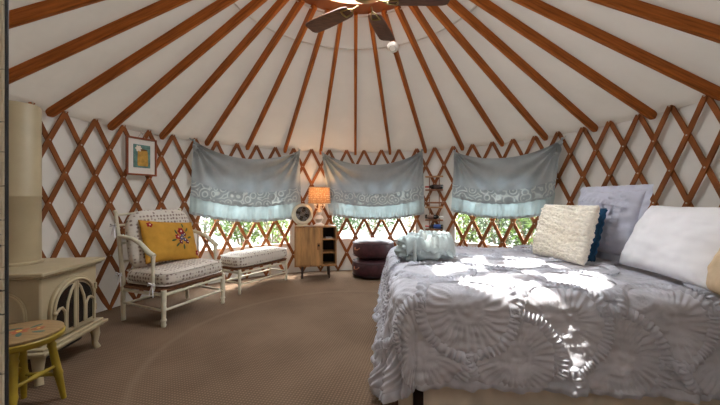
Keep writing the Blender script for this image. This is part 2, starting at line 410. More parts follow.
# ------------------------------------------------------------------ outside: ground and greenery
def ground_mat():
    k = NT('dry_ground'); mp = k.coord(); a = k.node('ShaderNodeTexNoise'); a.inputs['Scale'].default_value = 1.6; a.inputs['Detail'].default_value = 8; k.link(mp, 'Vector', a, 'Vector')
    r = k.ramp(a, 'Fac', [(.35, srgb((40, 46, 30))), (.55, srgb((58, 55, 46))), (.7, srgb((72, 69, 62)))]); k.link(r, 'Color', k.b, 'Base Color'); k.b.inputs['Roughness'].default_value = 1; return k.m
m = MB(); m.lathe([(3.22, -.03), (6, -.05), (25, -.2)], 64, cap=False); o = m.build('ground', ground_mat(), smooth=0); o.location = (YC.x, YC.y, 0); tag(o, kind='structure')
leafm = []
for i, c in enumerate([(60, 76, 32), (40, 54, 30), (78, 92, 42), (66, 74, 56)]):
    leafm.append(cloth('leaf_%s' % ('lime', 'deep', 'pale', 'grey')[i], c, .7, .4, .2, 6, 60, .1, tuple(min(255, x+30) for x in c)))
bark = paint('bark', (112, 94, 78), .9, .2, 20, .4)
def shrub(px, dist, h, rad_, mi, label, leaves=1500, seed=1):
    random.seed(seed); th = theta_of(px, dist); base = ring(th, dist, -.06)
    o = thing('garden_shrub', label, 'shrub', base, 0, 'shrubs outside the windows')
    m = MB()
    for k in range(6):
        a = 2*pi*k/6; top = Vector((cos(a)*rad_*.6, sin(a)*rad_*.6, h*.75)); m.tube([(0, 0, 0), top*.5+Vector((0, 0, .1)), top], [.025, .018, .008], 6)
    m.build('stem', bark, o)
    m = MB()
    for k in range(leaves):
        u = Vector((random.gauss(0, 1), random.gauss(0, 1), random.gauss(0, 1))).normalized()*(random.random()**.4)
        lump = 1+.35*nz(u.x*2+seed, u.y*2, u.z*2)
        p = Vector((u.x*rad_*lump, u.y*rad_*lump, h*.55+u.z*h*.5*lump)); s = random.uniform(.04, .075)
        M = T(*p) @ Matrix.Rotation(random.random()*6.28, 4, Vector((random.gauss(0, 1), random.gauss(0, 1), random.gauss(0, 1))).normalized())
        m.add([(-s, 0, 0), (0, -s*.45, .004), (s, 0, 0), (0, s*.45, .004)], [(0, 1, 2, 3)], M)
    m.build('foliage', leafm[mi], o, 0)
shrub(205, 6.6, 1.9, .9, 3, 'grey-green shrub seen through the left window, nearest the armchair', 1300, 1)
shrub(242, 6.0, 1.7, .8, 0, 'lime green shrub seen through the left window above the footstool', 1500, 2)
shrub(274, 5.4, 2.0, .8, 2, 'bright yellow-green shrub seen through the left window beside the desk fan', 1600, 3)
shrub(338, 6.2, 1.6, .7, 1, 'green shrub seen through the left end of the middle window beside the lamp', 1400, 4)
shrub(372, 8.0, 1.9, 1.0, 1, 'deep green shrub seen through the middle window above the stacked poufs', 1400, 5)
shrub(412, 9.0, 2.2, 1.1, 3, 'grey-green shrub seen through the right end of the middle window', 1200, 6)
shrub(466, 5.8, 1.7, .8, 2, 'pale green shrub seen through the left end of the right window', 1600, 7)
shrub(500, 5.6, 1.6, .8, 3, 'dappled green shrub seen through the middle of the right window', 1600, 8)
shrub(532, 5.5, 1.8, .8, 0, 'lime green shrub seen through the right window beside the knitted pillow', 1600, 9)
rockm = paint('pale_rock', (90, 88, 85), .9, .12, 4, .4)
for px, dist, s, lab in ((214, 5.2, .42, 'pale boulder outside the left window by the armchair'), (398, 5.0, .5, 'pale boulder outside the middle window, right of centre'), (352, 5.4, .4, 'pale boulder outside the middle window, left of centre')):
    m = MB(); m.ball((0, 0, 0), s, 20, 14, (1.3, 1, .8))
    for i, p in enumerate(m.v): m.v[i] = p*(1+.25*nz(p.x*3+px, p.y*3, p.z*3))
    o = m.build('boulder', rockm); o.location = ring(theta_of(px, dist), dist, s*.45); tag(o, lab, 'rock', 'boulders outside')

# ------------------------------------------------------------------ curtains
def lacy():
    k = NT('curtain_lace'); mp = k.coord(); v = k.node('ShaderNodeTexVoronoi'); v.inputs['Scale'].default_value = 7.5; k.link(mp, 'Vector', v, 'Vector')
    wv = k.node('ShaderNodeMath', operation='SINE'); mu = k.node('ShaderNodeMath', operation='MULTIPLY'); k.link(v, 'Distance', mu, 0); mu.inputs[1].default_value = 20; k.link(mu, 'Value', wv, 0)
    r = k.ramp(wv, 'Value', [(.0, srgb((150, 158, 159))), (.5, srgb((164, 172, 171))), (1, srgb((178, 187, 184)))]); k.link(r, 'Color', k.b, 'Base Color'); k.b.inputs['Roughness'].default_value = .95
    k.bump(wv, 'Value', .4, .006)
    t = k.node('ShaderNodeBsdfTranslucent'); k.link(r, 'Color', t, 'Color'); mx = k.node('ShaderNodeMixShader')
    r2 = k.ramp(wv, 'Value', [(.3, (.02, .02, .02, 1)), (.9, (.12, .12, .12, 1))]); k.link(r2, 'Color', mx, 'Fac')
    k.link(k.b, 'BSDF', mx, 1); k.link(t, 'BSDF', mx, 2); k.link(mx, 'Shader', k.out, 'Surface'); return k.m
lace_mat = lacy()
def curtain(label, topL, topR, sag, botL, botR, botsag, seed, lace=.54, fl=.75):
    """corners in photo pixels; hung from the lattice tops, sagging in the middle"""
    r = R0-.045
    tl, tr = theta_of(topL[0], r), theta_of(topR[0], r); bl, br = theta_of(botL[0], r), theta_of(botR[0], r)
    hl, hr = wall_h(*topL, r), wall_h(*topR, r); gl, gr = wall_h(*botL, r), wall_h(*botR, r)
    def top(u): return hl+(hr-hl)*u-sag*(4*u*(1-u))**.8
    def bot(u): return gl+(gr-gl)*u-botsag*(4*u*(1-u))
    root = thing('window_curtain', label, 'curtain', ring((tl+tr)/2, r, 0), 0, 'swagged window curtains')
    org = root.location
    Wd = abs(tr-tl)*r
    def P(u, v, off=0):
        t = tl+(tr-tl)*u; b = bl+(br-bl)*u; th = t+(b-t)*min(1, v*1.0)
        h = top(u)+(bot(u)-top(u))*v
        # radiating swag folds from both corners
        fo = 0
        for cu, s in ((0, 1), (1, -1)):
            dx, dy = abs(u-cu)*Wd, v*(hl-gl); rr = sqrt(dx*dx+dy*dy)+.02; an = atan2(dy, dx+.01)
            fo += .045*sin(15*an+seed+s)*exp(-rr*1.2)*min(1, rr*7)
        fo += .012*sin(u*46+3*nz(u*5, v*2, seed))*min(1, v*1.3)+.02*nz(u*6, v*4, seed+3)
        ed = min(u, 1-u); fo += .02*exp(-ed*26)*sin(v*3+seed)
        return ring(th, r-.05-off-fo, h)-org
    def scal(u): return .016*abs(sin(u*pi*13))
    m = MB(); m.grid(lambda u, v: P(u, v*(lace+.01)), 90, 34); m.build('upper_cloth', curtain_cloth, root, 80)
    def lac(u, v):
        a = lace; b = fl+scal(u); p = P(u, a+(b-a)*v, .006+.006*v); return p
    m = MB(); m.grid(lac, 170, 12); m.build('lace_band', lace_mat, root, 80)
    def flo(u, v):
        a = fl-.02; b = 1+scal(u)*.7; p = P(u, a+(b-a)*v, .004*sin(u*150)*(.3+v)-.004); return p
    m = MB(); m.grid(flo, 240, 14); m.build('flounce', flounce_cloth, root, 80)
    m = MB()
    m.grid(lambda u, v: P(u, fl+scal(u)-.022+.03*v, .016+.004*sin(u*190)), 240, 3); m.build('scalloped_edge', curtain_cloth, root, 80)
    m = MB()
    m.grid(lambda u, v: P(u, 1+scal(u)*.7-.035+.04*v, .007+.004*sin(u*210)), 240, 3); m.build('scalloped_hem', curtain_cloth, root, 80)
    for u in (0, 1):
        m = MB(); q = P(u, 0.01); t = (tl if u == 0 else tr); b = ring(t, R0-.01, top(u)+.03)-org
        m.tube([q, (q+b)/2+Vector((0, 0, -.012)), b], .008, 6); m.ball(q, .02, 10, 6); m.build('tie', curtain_cloth, root)
    return root
curtain('grey-blue lace-trimmed curtain at the left window, above the footstool', (191, 140), (299, 150), .21, (188, 213), (301, 216), .11, 1.2)
curtain('grey-blue lace-trimmed curtain at the middle window, beside the lit lamp', (321, 151), (423, 150), .25, (329, 214), (425, 213), .10, 2.6)
curtain('grey-blue lace-trimmed curtain at the right window, behind the knitted pillow', (455, 151), (564, 138), .18, (452, 210), (556, 212), .11, 4.1)
# ------------------------------------------------------------------ ceiling fan and smoke detector
FC = Vector((.06, 3.0, 3.12))
fan = thing('ceiling_fan', 'dark wooden bladed ceiling fan with brass fittings hanging under the crown ring', 'ceiling fan', FC)
m = MB(); m.lathe([(0, .035), (.05, .038), (.085, .045), (.13, .06), (.14, .09), (.13, .17), (.08, .21), (.05, .24), (.03, .26)], 32); m.build('motor_housing', brass, fan)
m = MB(); m.lathe([(.016, .24), (.016, .52), (.07, .53), (.07, .57), (0, .57)], 16); m.build('downrod', brass, fan)
m = MB(); m.box((0, 0, .60), (1.40, .07, .06)); m.build('mounting_bar', ring_wood, fan, bevel=.004)
for k in range(5):
    a = rad(71+72*k)
    m = MB()
    prof = [(.20, .055), (.23, .072), (.30, .080), (.55, .092), (.71, .089), (.74, .074), (.755, .05)]
    out = [(x, -y) for x, y in prof]+[(x, y) for x, y in prof[::-1]]
    M = T(0, 0, -.06) @ RZ(a) @ RX(rad(10)); n = len(out)
    vs = [(x, y, z) for z in (.05, .058) for x, y in out]
    m.add(vs, [tuple(range(n))[::-1], tuple(range(n, 2*n))]+[(i, (i+1) % n, (i+1) % n+n, i+n) for i in range(n)], M)
    bl = m.build('blade', walnut, fan, 30)
    m = MB(); m.tube([(.10, 0, .07), (.16, 0, .055), (.20, .03, .047), (.28, .045, .046)], .008, 8, M); m.tube([(.16, 0, .055), (.20, -.03, .047), (.28, -.045, .046)], .008, 8, M)
    m.tube([(.28, .045, .046), (.29, 0, .046), (.28, -.045, .046)], .009, 8, M)
    m.build('blade_iron', brass, bl)
thd = PH+(-.5+4)*DT; rdd = 1.12
dv = ring(thd, 1, 0)-ring(thd, 0, 0)
det = thing('smoke_detector', 'round white smoke detector fixed under a rafter beside the fan', 'smoke detector', ring(thd, rdd, roof_h(rdd)-.097-.004), 0)
det.rotation_euler = Vector((-dv.x*SL, -dv.y*SL, -1)).to_track_quat('Z', 'Y').to_euler()
m = MB(); m.lathe([(0, 0), (.072, 0), (.074, .012), (.068, .026), (.05, .036), (0, .038)], 28); m.build('housing', white_plastic, det)
m = MB(); m.torus(.04, .004, 28, 6, T(0, 0, .036)); m.build('vent_ring', paint('grey_plastic', (186, 182, 174), .5, .02), det)

# ------------------------------------------------------------------ bed
BA = rad(-4.4); BL, BW = 2.12, 1.92
bed = thing('bed', 'king bed with a pale gathered skirt showing under the grey coverlet', 'bed', (.235, 2.0, 0), BA)
m = MB(); m.box((BL/2, BW/2, .30), (BL-.14, BW-.14, .16)); m.build('bed_base', dark_leg, bed, bevel=.02)
m = MB(); m.box((BL/2, BW/2, .54), (BL-.1, BW-.1, .30)); m.build('mattress', white_cotton, bed, bevel=.05)
for x, y in ((.13, .10), (BL-.13, .10), (.13, BW-.10), (BL-.13, BW-.10)):
    m = MB(); m.box((x, y, .11), (.06, .06, .22)); m.build('leg', dark_leg, bed, bevel=.005)
def skirt(p0, p1, name, k):
    p0, p1 = Vector(p0), Vector(p1); d = (p1-p0); L = d.length; d /= L; nrm = Vector((d.y, -d.x, 0)); m = MB()
    m.grid(lambda u, v: p0+d*(u*L)+nrm*(.012*sin(u*L*34+2*nz(u*8, k))*v+.01*v)+Vector((0, 0, .30-.285*v)), int(L*110), 6)
    m.build('bed_skirt', skirt_cloth, bed, 80)
skirt((.0, .03, 0), (.09, .03, 0), 'a', 1); skirt((.155, .03, 0), (BL, .03, 0), 'b', 2); skirt((.03, BW, 0), (.03, .05, 0), 'c', 3)

# coverlet: a cloth plane (a along the bed, b across it) laid over the mattress
TOPH = .735; INS = .10; RAD = .085; DROP = .59
cov = thing('coverlet', 'grey-lilac ruffled coverlet with round gathered rosettes draped over the bed', 'coverlet', (.235, 2.0, 0), BA)
FLAT = .03
def cloth_pt(a, b):
    qx, qy = min(max(a, INS), BL-.02), min(max(b, INS), BW-INS)
    dx, dy = a-qx, b-qy; d = sqrt(dx*dx+dy*dy)
    if d < 1e-6: return Vector((a, b, TOPH)), Vector((0, 0, 1)), 0
    n = Vector((dx/d, dy/d, 0)); q = Vector((qx, qy, 0))
    if d < FLAT: return q+n*d+Vector((0, 0, TOPH)), Vector((0, 0, 1)), d
    s = d-FLAT; arc = RAD*pi/2
    if s < arc:
        t = s/RAD; return q+n*(FLAT+RAD*sin(t))+Vector((0, 0, TOPH-RAD*(1-cos(t)))), (n*sin(t)+Vector((0, 0, cos(t)))).normalized(), d
    e = s-arc; ang = atan2(dy, dx); fl = .10+.05*max(0, -dx/d)+.07*max(0, sin(2*ang))      # flare a little more round the corner
    return q+n*(FLAT+RAD+e*fl)+Vector((0, 0, TOPH-RAD-e*.985)), (n+Vector((0, 0, fl))).normalized(), d
ROS = [(.40, -.06, .25), (.13, -.30, .245), (.66, -.33, .23), (.93, -.13, .23), (1.22, -.31, .235), (1.50, -.10, .22), (1.80, -.30, .24), (2.0, .05, .2),
       (-.08, .10, .24), (-.26, .50, .23), (-.22, .95, .23), (-.24, 1.40, .23), (-.1, 1.78, .2),
       (.30, .52, .25), (.72, .36, .24), (1.18, .28, .24), (.50, 1.0, .25), (.95, .82, .25), (1.42, .72, .24), (.25, 1.45, .25), (.78, 1.42, .25), (1.25, 1.25, .25), (1.68, 1.1, .24), (1.6, 1.6, .24)]
def dmax(a, b):
    q = min(max(a, INS), BL-.02), min(max(b, INS), BW-INS); d = sqrt((a-q[0])**2+(b-q[1])**2)
    return DROP+(.13*max(0, (q[0]-a)/d)**.7 if d > 1e-6 else 0)
def relief(a, b):
    h = 0; best = None
    for i, (ca, cb, R) in enumerate(ROS):
        dx, dy = a-ca, b-cb; r = sqrt(dx*dx+dy*dy)
        if r < R:
            best = (i, r/R, atan2(dy, dx))
            break
    wr = .008*nz(a*5, b*5, 2)+.011*nz(a*13, b*13, 7)+.010*nz(a*11, b*34, 3)
    if best:
        i, q, an = best
        k = 30+i % 7
        pl = sin(k*an+4*nz(a*7, b*7, i)+i)
        h = .012+.014*q+.0105*pl*min(1, q*1.6)*(.35+.65*abs(nz(a*6, b*6, i+9))*2)+.010*(1-q)*nz(a*20, b*20, i)
        h += .006*sin(q*26+3*nz(a*8, b*8, 1))*max(0, .7-q)
    else:
        h = .010*sin(b*110+5*nz(a*6, b*6, 5)+a*9)+.012*nz(a*22, b*22, 1)
    d = cloth_pt(a, b)[2]
    return (h+wr)*(.62+.38*min(1, d/.16))
def S(a, b, off=0):
    p, n, d = cloth_pt(a, b)
    dr = 1+.0*d
    hang = max(0, d-.2)
    t = atan2(b-min(max(b, INS), BW-INS), a-min(max(a, INS), BL-.02)) if d > 1e-6 else 0
    sag = hang*.11*(.5+nz(a*2.4, b*2.4, 11)) if hang else 0
    # vertical folds low down the drape
    fold = hang*.10*sin((a if b < INS else b)*21+4*nz(a*2, b*2, 8)) if hang else 0
    # the quarter cone round the corner falls in deep folds
    if a < INS and b < INS and d > .12: fold += (d-.12)*.11*sin(t*13+.6)
    return p+n*(off+sag+fold*.6)
G = .0095
na, nb = int((BL+.64)/G), int((BW+.50+.3)/G)
m = MB()
A = [-.64+(BL+.64)*i/(na-1) for i in range(na)]; B = [-.52+(BW+.52+.25)*j/(nb-1) for j in range(nb)]
vs = []; ok = []
for a in A:
    for b in B:
        p, n, d = cloth_pt(a, b); ok.append(d <= dmax(a, b))
        vs.append(S(a, b, relief(a, b)+.008))
m.add(vs, [(i*nb+j, (i+1)*nb+j, (i+1)*nb+j+1, i*nb+j+1) for i in range(na-1) for j in range(nb-1) if ok[i*nb+j] and ok[(i+1)*nb+j] and ok[i*nb+j+1] and ok[(i+1)*nb+j+1]])
m.build('spread', cover_cloth, cov, 180)
def inside_other(a, b, i):
    for j in range(i):
        if sqrt((a-ROS[j][0])**2+(b-ROS[j][1])**2) < ROS[j][2]-.01: return True
    return False
for i, (ca, cb, R) in enumerate(ROS):
    m = MB(); N = 360; K = 52+(i % 4)*5; rows = 5; vs = []; good = []
    for k in range(N+1):
        an = 2*pi*k/N; ph = K*an+5*nz(cos(an)*3, sin(an)*3, i); wv = sin(ph)
        for j in range(rows):
            v = j/(rows-1); r = R-.012+.066*v*(1+.12*nz(cos(an)*4, sin(an)*4, i+3)); a, b = ca+r*cos(an), cb+r*sin(an)
            _, _, d = cloth_pt(a, b)
            lift = .020+.022*sin(pi*v)*.7+  .011*v*wv+.014*v*nz(a*16, b*16, i)
            good.append(d < DROP-.03 and a < BL-.06 and b < BW+.1 and not inside_other(a, b, i) and not (i == 2 and d > DROP-.06)); vs.append(S(a, b, lift+.012))
    m.add(vs, [(k*rows+j, (k+1)*rows+j, (k+1)*rows+j+1, k*rows+j+1) for k in range(N) for j in range(rows-1) if all(good[q] for q in (k*rows+j, (k+1)*rows+j, (k+1)*rows+j+1, k*rows+j+1))])
    if m.f: m.build('rosette_ruffle', ruffle_cloth, cov, 180)
# hem trim round the two visible sides and the corner
def hem_pt(s, dd):
    # s runs from the far end of the foot side, round the corner, along the near side
    L1 = BW-INS; La = pi/2*.6; L2 = BL-INS
    if s < L1: return INS-dd, BW-INS-s+0.0
    if s < L1+La: t = (s-L1)/.6; return INS-dd*cos(t), INS-dd*sin(t)
    return INS+(s-L1-La), INS-dd
LT = (BW-INS)+pi/2*.6+(BL-INS)-.03
m = MB(); N = 620
def hemf(u, v):
    s = u*LT; a0, b0 = hem_pt(s, DROP); a, b = hem_pt(s, dmax(a0, b0)-.03+.055*v); return S(a, b, .014+.008*sin(s*70+3*nz(s*3, 0))*(.3+v)+.012*sin(pi*v))
m.grid(hemf, N, 5); m.build('hem_ruffle', ruffle_cloth, cov, 180)
# ------------------------------------------------------------------ pillows
def cushion_mb(w, h, t, n=34, flange=0, p=2.6, pinch=.05, wr=.012, seed=0, bumps=None):
    """stands in xz, front is -y, base at z=0"""
    m = MB()
    def side(sg):
        def fn(a, b):
            u, v = 2*a-1, 2*b-1
            e = max(0, (1-abs(u)**p)*(1-abs(v)**p))**.5
            x = w/2*u*(1-pinch*(1-v*v)*abs(u)); z = h/2*v*(1-pinch*(1-u*u)*abs(v))
            y = sg*(t/2*e+wr*e*(nz(u*2.2+seed, v*2.2, sg)+.5*nz(u*5+seed, v*5, sg+4)))
            cr = max(0, abs(u*v)-.25)
            y += sg*.012*cr*sin(9*atan2(1-abs(v), 1-abs(u)+.001)+seed)*e
            if bumps: y += sg*bumps(x, z, e)
            return Vector((x, y, z+h/2))
        return fn
    m.grid(side(-1), n, n); m.grid(side(1), n, n); return m
def weld(o, d=.0006):
    bm = bmesh.new(); bm.from_mesh(o.data); bmesh.ops.remove_doubles(bm, verts=bm.verts, dist=d); bmesh.ops.recalc_face_normals(bm, faces=bm.faces); bm.to_mesh(o.data); bm.free(); o.data.shade_smooth(); return o
def flange_mb(w, h, f, wave=.008, K=22, seed=0):
    m = MB(); N = 240
    def fn(u, v):
        s = u*4; k = int(s) % 4; q = (s-int(s))*2-1
        e = [(q, -1), (1, q), (-q, 1), (-1, -q)][k]; x, z = e[0]*(w/2-.012), e[1]*(h/2-.012); l = f*v
        return Vector((x+e[0]*l*(1 if abs(e[0]) == 1 else 1), wave*sin(u*2*pi*K+3*nz(u*20, seed))*v, z+e[1]*l+h/2))
    m.grid(fn, N, 4, True); return m
def rz_n(deg): return rad(deg)
BT = TOPH+.018
def pillow(name, label, loc, rz, lean, w, h, t, mat, parts=(), **kw):
    m = cushion_mb(w, h, t, **kw)
    r = thing(name, label, 'pillow', loc, (-lean, 0, rz))
    weld(m.build('cover', mat, r, 180)); return r
r = pillow('king_pillow', 'large plain white pillow leaning at the head of the bed, right side', (2.06, 2.26, BT+.022), rad(-98), rad(27), .84, .54, .24, white_cotton, p=3.0, pinch=.06, seed=1, wr=.022, n=60, bumps=lambda x, z, e: .010*nz(x*7, z*7, 2)*e+.007*sin(30*x+14*z+5*nz(x*4, z*4, 1))*max(0, -x-.22)*4*e)
r = pillow('back_pillow', 'beige pillow cut by the right edge of the frame, in front of the white pillow', (1.99, 1.83, BT+.015), rad(-114), rad(24), .32, .38, .12, beige_cloth, pinch=.05, seed=3)
r = pillow('ruffled_sham', 'tall grey ruffled square sham standing behind the knitted pillow', (2.14, 2.95, BT+.075), rad(-80), rad(17), .60, .58, .20, sham_cloth, seed=5, wr=.018, n=48,
           bumps=lambda x, z, e: .010*e*sin(z*64+5*nz(x*5, z*5, 3))+.009*e*nz(x*18, z*18, 1))
fm = flange_mb(.60, .58, .06, .006, 26, 2); fm.build('flange', sham_cloth, r, 80)
for k, (x0, z0, x1, z1, rw) in enumerate([(-.24, .50, .24, .44, .05), (.12, .55, .10, .08, .05), (-.05, .36, .05, .10, .07), (.20, .52, .18, .06, .04)]):
    m = MB()
    def rf(u, v):
        x, z = x0+(x1-x0)*u+(.05*sin(pi*u) if k == 2 else 0), z0+(z1-z0)*u; uu, vv = x/.29, (z-.28)/.28
        e = max(0, (1-abs(uu)**2.6)*(1-abs(vv)**2.6))**.5; dx, dz = (z0-z1), (x1-x0); L = sqrt(dx*dx+dz*dz)
        return Vector((x+dx/L*rw*(v-.2)*-1, -(.10*e+.012+.018*v+.010*sin(u*60)*v), z+dz/L*rw*(v-.2)*-1))
    m.grid(rf, 90, 4); m.build('ruffle', sham_cloth, r, 80)
r = pillow('navy_cushion', 'dark navy cushion squeezed behind the knitted pillow, only its edge showing', (1.925, 3.0, BT+.015), rad(-84), rad(15), .54, .48, .12, navy_cloth, seed=7)
m = MB(); m.torus(1, .0, 8, 4) if 0 else None
for k in range(46):
    z = .02+.44*k/45; m.ball((.262+.006*sin(k), 0, z), .012, 8, 6)
m.build('pompom_edge', navy_cloth, r)
def knit(x, z, e): return e**.5*(.018*abs(sin(z*58+1.5*sin(x*9)+2*nz(x*6, z*6, 5)))*(.5+abs(nz(x*30, z*12, 6))*2)+.018*nz(x*48, z*60, 2)+.008*nz(x*26, z*26, 8))
r = pillow('knitted_pillow', 'chunky cream knitted pillow with shaggy loops, front of the pillow stack', (1.77, 2.95, BT+.012), rad(-82), rad(16), .62, .51, .17, knit_wool, n=110, p=3.4, pinch=.02, seed=9, bumps=knit)
m = MB(); random.seed(5)
for k in range(420):
    u, v = random.uniform(-.97, .97), random.uniform(-.97, .97); e = max(0, (1-abs(u)**3.4)*(1-abs(v)**3.4))**.5
    c = Vector((.29*u, -.085*e-.006, .235+.235*v)); a = random.uniform(0, pi); d = Vector((cos(a)*.016, 0, sin(a)*.009))
    m.tube([c-d, c+Vector((0, -.012, 0)), c+d], .0055, 5)
tag(m.build('wool_loops', knit_wool, r), kind='stuff')

# pale aqua bundle
r = thing('quilt_bundle', 'pale aqua folded quilt bundle lying on the far left corner of the bed', 'quilt', (.575, 2.98, BT+.004), rad(-6))
m = MB()
def bun(u, v):
    a = 2*pi*u; b = pi*v; ex = lambda q, k: (abs(q)**k)*(1 if q >= 0 else -1)
    x = .235*ex(sin(b), .55)*ex(cos(a), .55)*(1-.10*cos(b)*0); y = .20*ex(sin(b), .55)*ex(sin(a), .6); z = .112*ex(-cos(b), .6)
    p = Vector((x, y, z)); q = .022*nz(x*9, y*9, z*9)+.028*nz(x*22, y*14, z*30+3)+.016*sin(x*70+z*12+6*nz(x*6, y*6, z*8))*(1 if z < .05 else .4)
    s = 1+(-.12 if x < -.12 else 0)*min(1, (-x-.12)/.12)
    return Vector((p.x, p.y*s, p.z*s))*(1+q/.2)+Vector((0, 0, .112))
m.grid(bun, 96, 44, True); weld(m.build('quilt_body', aqua_cloth, r, 180))
for j, (x0, x1, z0, th_) in enumerate([(-.05, .245, .236, .5), (-.16, .23, .216, .9)]):
    m = MB()
    def fold(u, v):
        x = x0+(x1-x0)*u; y = -.225+.37*v; dr = max(0, .16-v)/.16
        z = z0+.012*sin(v*9+u*5)+.016*nz(u*4, v*4, j)-.11*dr*dr-.05*max(0, abs(2*u-1)-.8)/.2+.008*sin(u*40+v*10)
        return Vector((x, y-.01*j+.02*nz(u*3, v*3, 5+j), z))
    m.grid(fold, 48, 30); m.build('folded_layer', aqua_pale if j == 0 else aqua_cloth, r, 180, solid=.012)
m = MB()
m.tube([(-.10+.01*sin(k*2), .24*cos(pi*k/14-pi/2+pi), .135+.13*sin(2*pi*k/14)*0) for k in range(2)], .01, 6) if 0 else None
pts = [(-.09, -.235, .0), (-.085, -.243, .05), (-.09, -.243, .10), (-.085, -.235, .16), (-.09, -.20, .215), (-.09, -.10, .238), (-.085, .05, .24)]
for s in (-1, 1): pass
m.tube(pts, .014, 8, sq=.5); m.build('binding_band', aqua_pale, r)

# ------------------------------------------------------------------ armchair and footstool
def turned_leg(m, x, y, z0, z1, r=.021):
    H = z1-z0; m.lathe([(r*.7, z0), (r*.95, z0+.02), (r*.75, z0+.05), (r*1.1, z0+.07), (r*.8, z0+.09), (r*.9, z0+H*.45), (r*1.15, z0+H*.5), (r*.9, z0+H*.55), (r*1.05, z0+H*.9), (r, z1)], 14, T(x, y, 0))
def rounded_cush(w, d, t, seed, round_=.0):
    m = MB()
    def fn(u, v):
        a = 2*pi*u; b = pi*v; ex = lambda q, k: (abs(q)**k)*(1 if q >= 0 else -1)
        s = ex(sin(b), .32)
        x = w/2*s*ex(cos(a), .28); y = d/2*s*ex(sin(a), .28); z = -t/2*ex(cos(b), .75)*(1+.12*(1-(2*x/w)**2)*(1-(2*y/d)**2))
        q = .006*nz(x*6+seed, y*6, z*6)
        return Vector((x, y, z+q))
    m.grid(fn, 100, 30, True); return m
def piping(m, w, d, z, r=.006):
    pts = []
    for k in range(101):
        a = 2*pi*k/100; ex = lambda q, e: (abs(q)**e)*(1 if q >= 0 else -1)
        pts.append((w/2*ex(cos(a), .28), d/2*ex(sin(a), .28), z))
    m.tube(pts, r, 6, cap=False)
ch = thing('armchair', 'cream-painted rush-seat armchair with sprigged cushions in front of the lattice', 'armchair', (-2.146, 3.82, 0), rad(70))
CW, CD = .82, .60
for sx in (-1, 1):
    m = MB(); turned_leg(m, sx*CW/2, -CD/2, 0, .375, .026); m.build('leg', wicker_cream, ch)
    m = MB(); m.tube([(sx*CW/2, CD/2-.01, 0), (sx*CW/2, CD/2, .2), (sx*CW/2, CD/2, .42), (sx*CW/2, CD/2+.05, .80), (sx*CW/2, CD/2+.12, 1.16)], [.020, .023, .024, .022, .017], 14)
    m.ball((sx*CW/2, CD/2+.125, 1.17), .022, 12, 8); m.build('leg', wicker_cream, ch)
    m = MB(); m.tube([(sx*CW/2, -CD/2, .165), (sx*CW/2, CD/2, .19)], .013, 10); m.build('stretcher', wicker_cream, ch)
    m = MB(); m.tube([(sx*CW/2, CD/2+.055, .905), (sx*CW/2*1.01, CD/4, .885), (sx*CW/2*1.05, 0, .84), (sx*CW/2*1.06, -CD/5, .755), (sx*CW/2*1.04, -CD/3.2, .72)], [.020, .021, .023, .026, .024], 12)
    am = m.build('arm', wicker_cream, ch)
    m = MB(); m.lathe([(.018, .36), (.02, .42), (.015, .46), (.021, .50), (.016, .56), (.02, .66), (.022, .725)], 14, T(sx*CW/2*1.03, -CD/3.6, 0)); m.build('arm_post', wicker_cream, am)
m = MB(); m.tube([(-CW/2, -CD/2, .17), (CW/2, -CD/2, .17)], .013, 10); m.build('stretcher', wicker_cream, ch)
m = MB(); m.tube([(-CW/2, CD/2, .17), (CW/2, CD/2, .17)], .013, 10); m.build('stretcher', wicker_cream, ch)
m = MB()
for a, b in (((-CW/2, -CD/2), (CW/2, -CD/2)), ((CW/2, -CD/2), (CW/2, CD/2)), ((CW/2, CD/2), (-CW/2, CD/2)), ((-CW/2, CD/2), (-CW/2, -CD/2))):
    m.tube([(a[0], a[1], .325), (b[0], b[1], .325)], .015, 10)
m.build('seat_rail', wicker_cream, ch)
m = MB(); m.box((0, 0, .365), (CW+.02, CD+.02, .036)); m.build('rush_seat', rush_edge, ch, bevel=.014)
for k, z in enumerate((.62, .82, 1.02, 1.13)):
    y = CD/2+.02+(z-.42)*.15; m = MB(); m.tube([(-CW/2, y, z), (-CW/4, y+.015, z+.015*(k == 3)), (CW/4, y+.015, z+.015*(k == 3)), (CW/2, y, z)], .014, 10); m.build('back_rail', wicker_cream, ch)
m = rounded_cush(CW+.01, CD+.04, .17, 1); sc = weld(m.build('seat_cushion', sprig, ch, 180)); sc.location = (0, -.015, .475)
for z in (-.06, .06):
    m = MB(); piping(m, CW+.012, CD+.042, z); m.build('piping', sprig, sc)
m = MB()
def bc(u, v):
    a = 2*pi*u; b = pi*v; ex = lambda q, k: (abs(q)**k)*(1 if q >= 0 else -1); s = ex(sin(b), .35)
    x = (CW/2-.012)*s*ex(cos(a), .40); z = .335*s*ex(sin(a), .42); y = -.085*ex(cos(b), .7)
    if z > 0: x *= 1-.08*(z/.31)**3
    return Vector((x, y+.006*nz(x*6, z*6, y*6), z))
m.grid(bc, 90, 30, True); o = weld(m.build('back_cushion', sprig, ch, 180)); o.location = (0, CD/2-.055, .85); o.rotation_euler = (rad(-9), 0, 0)
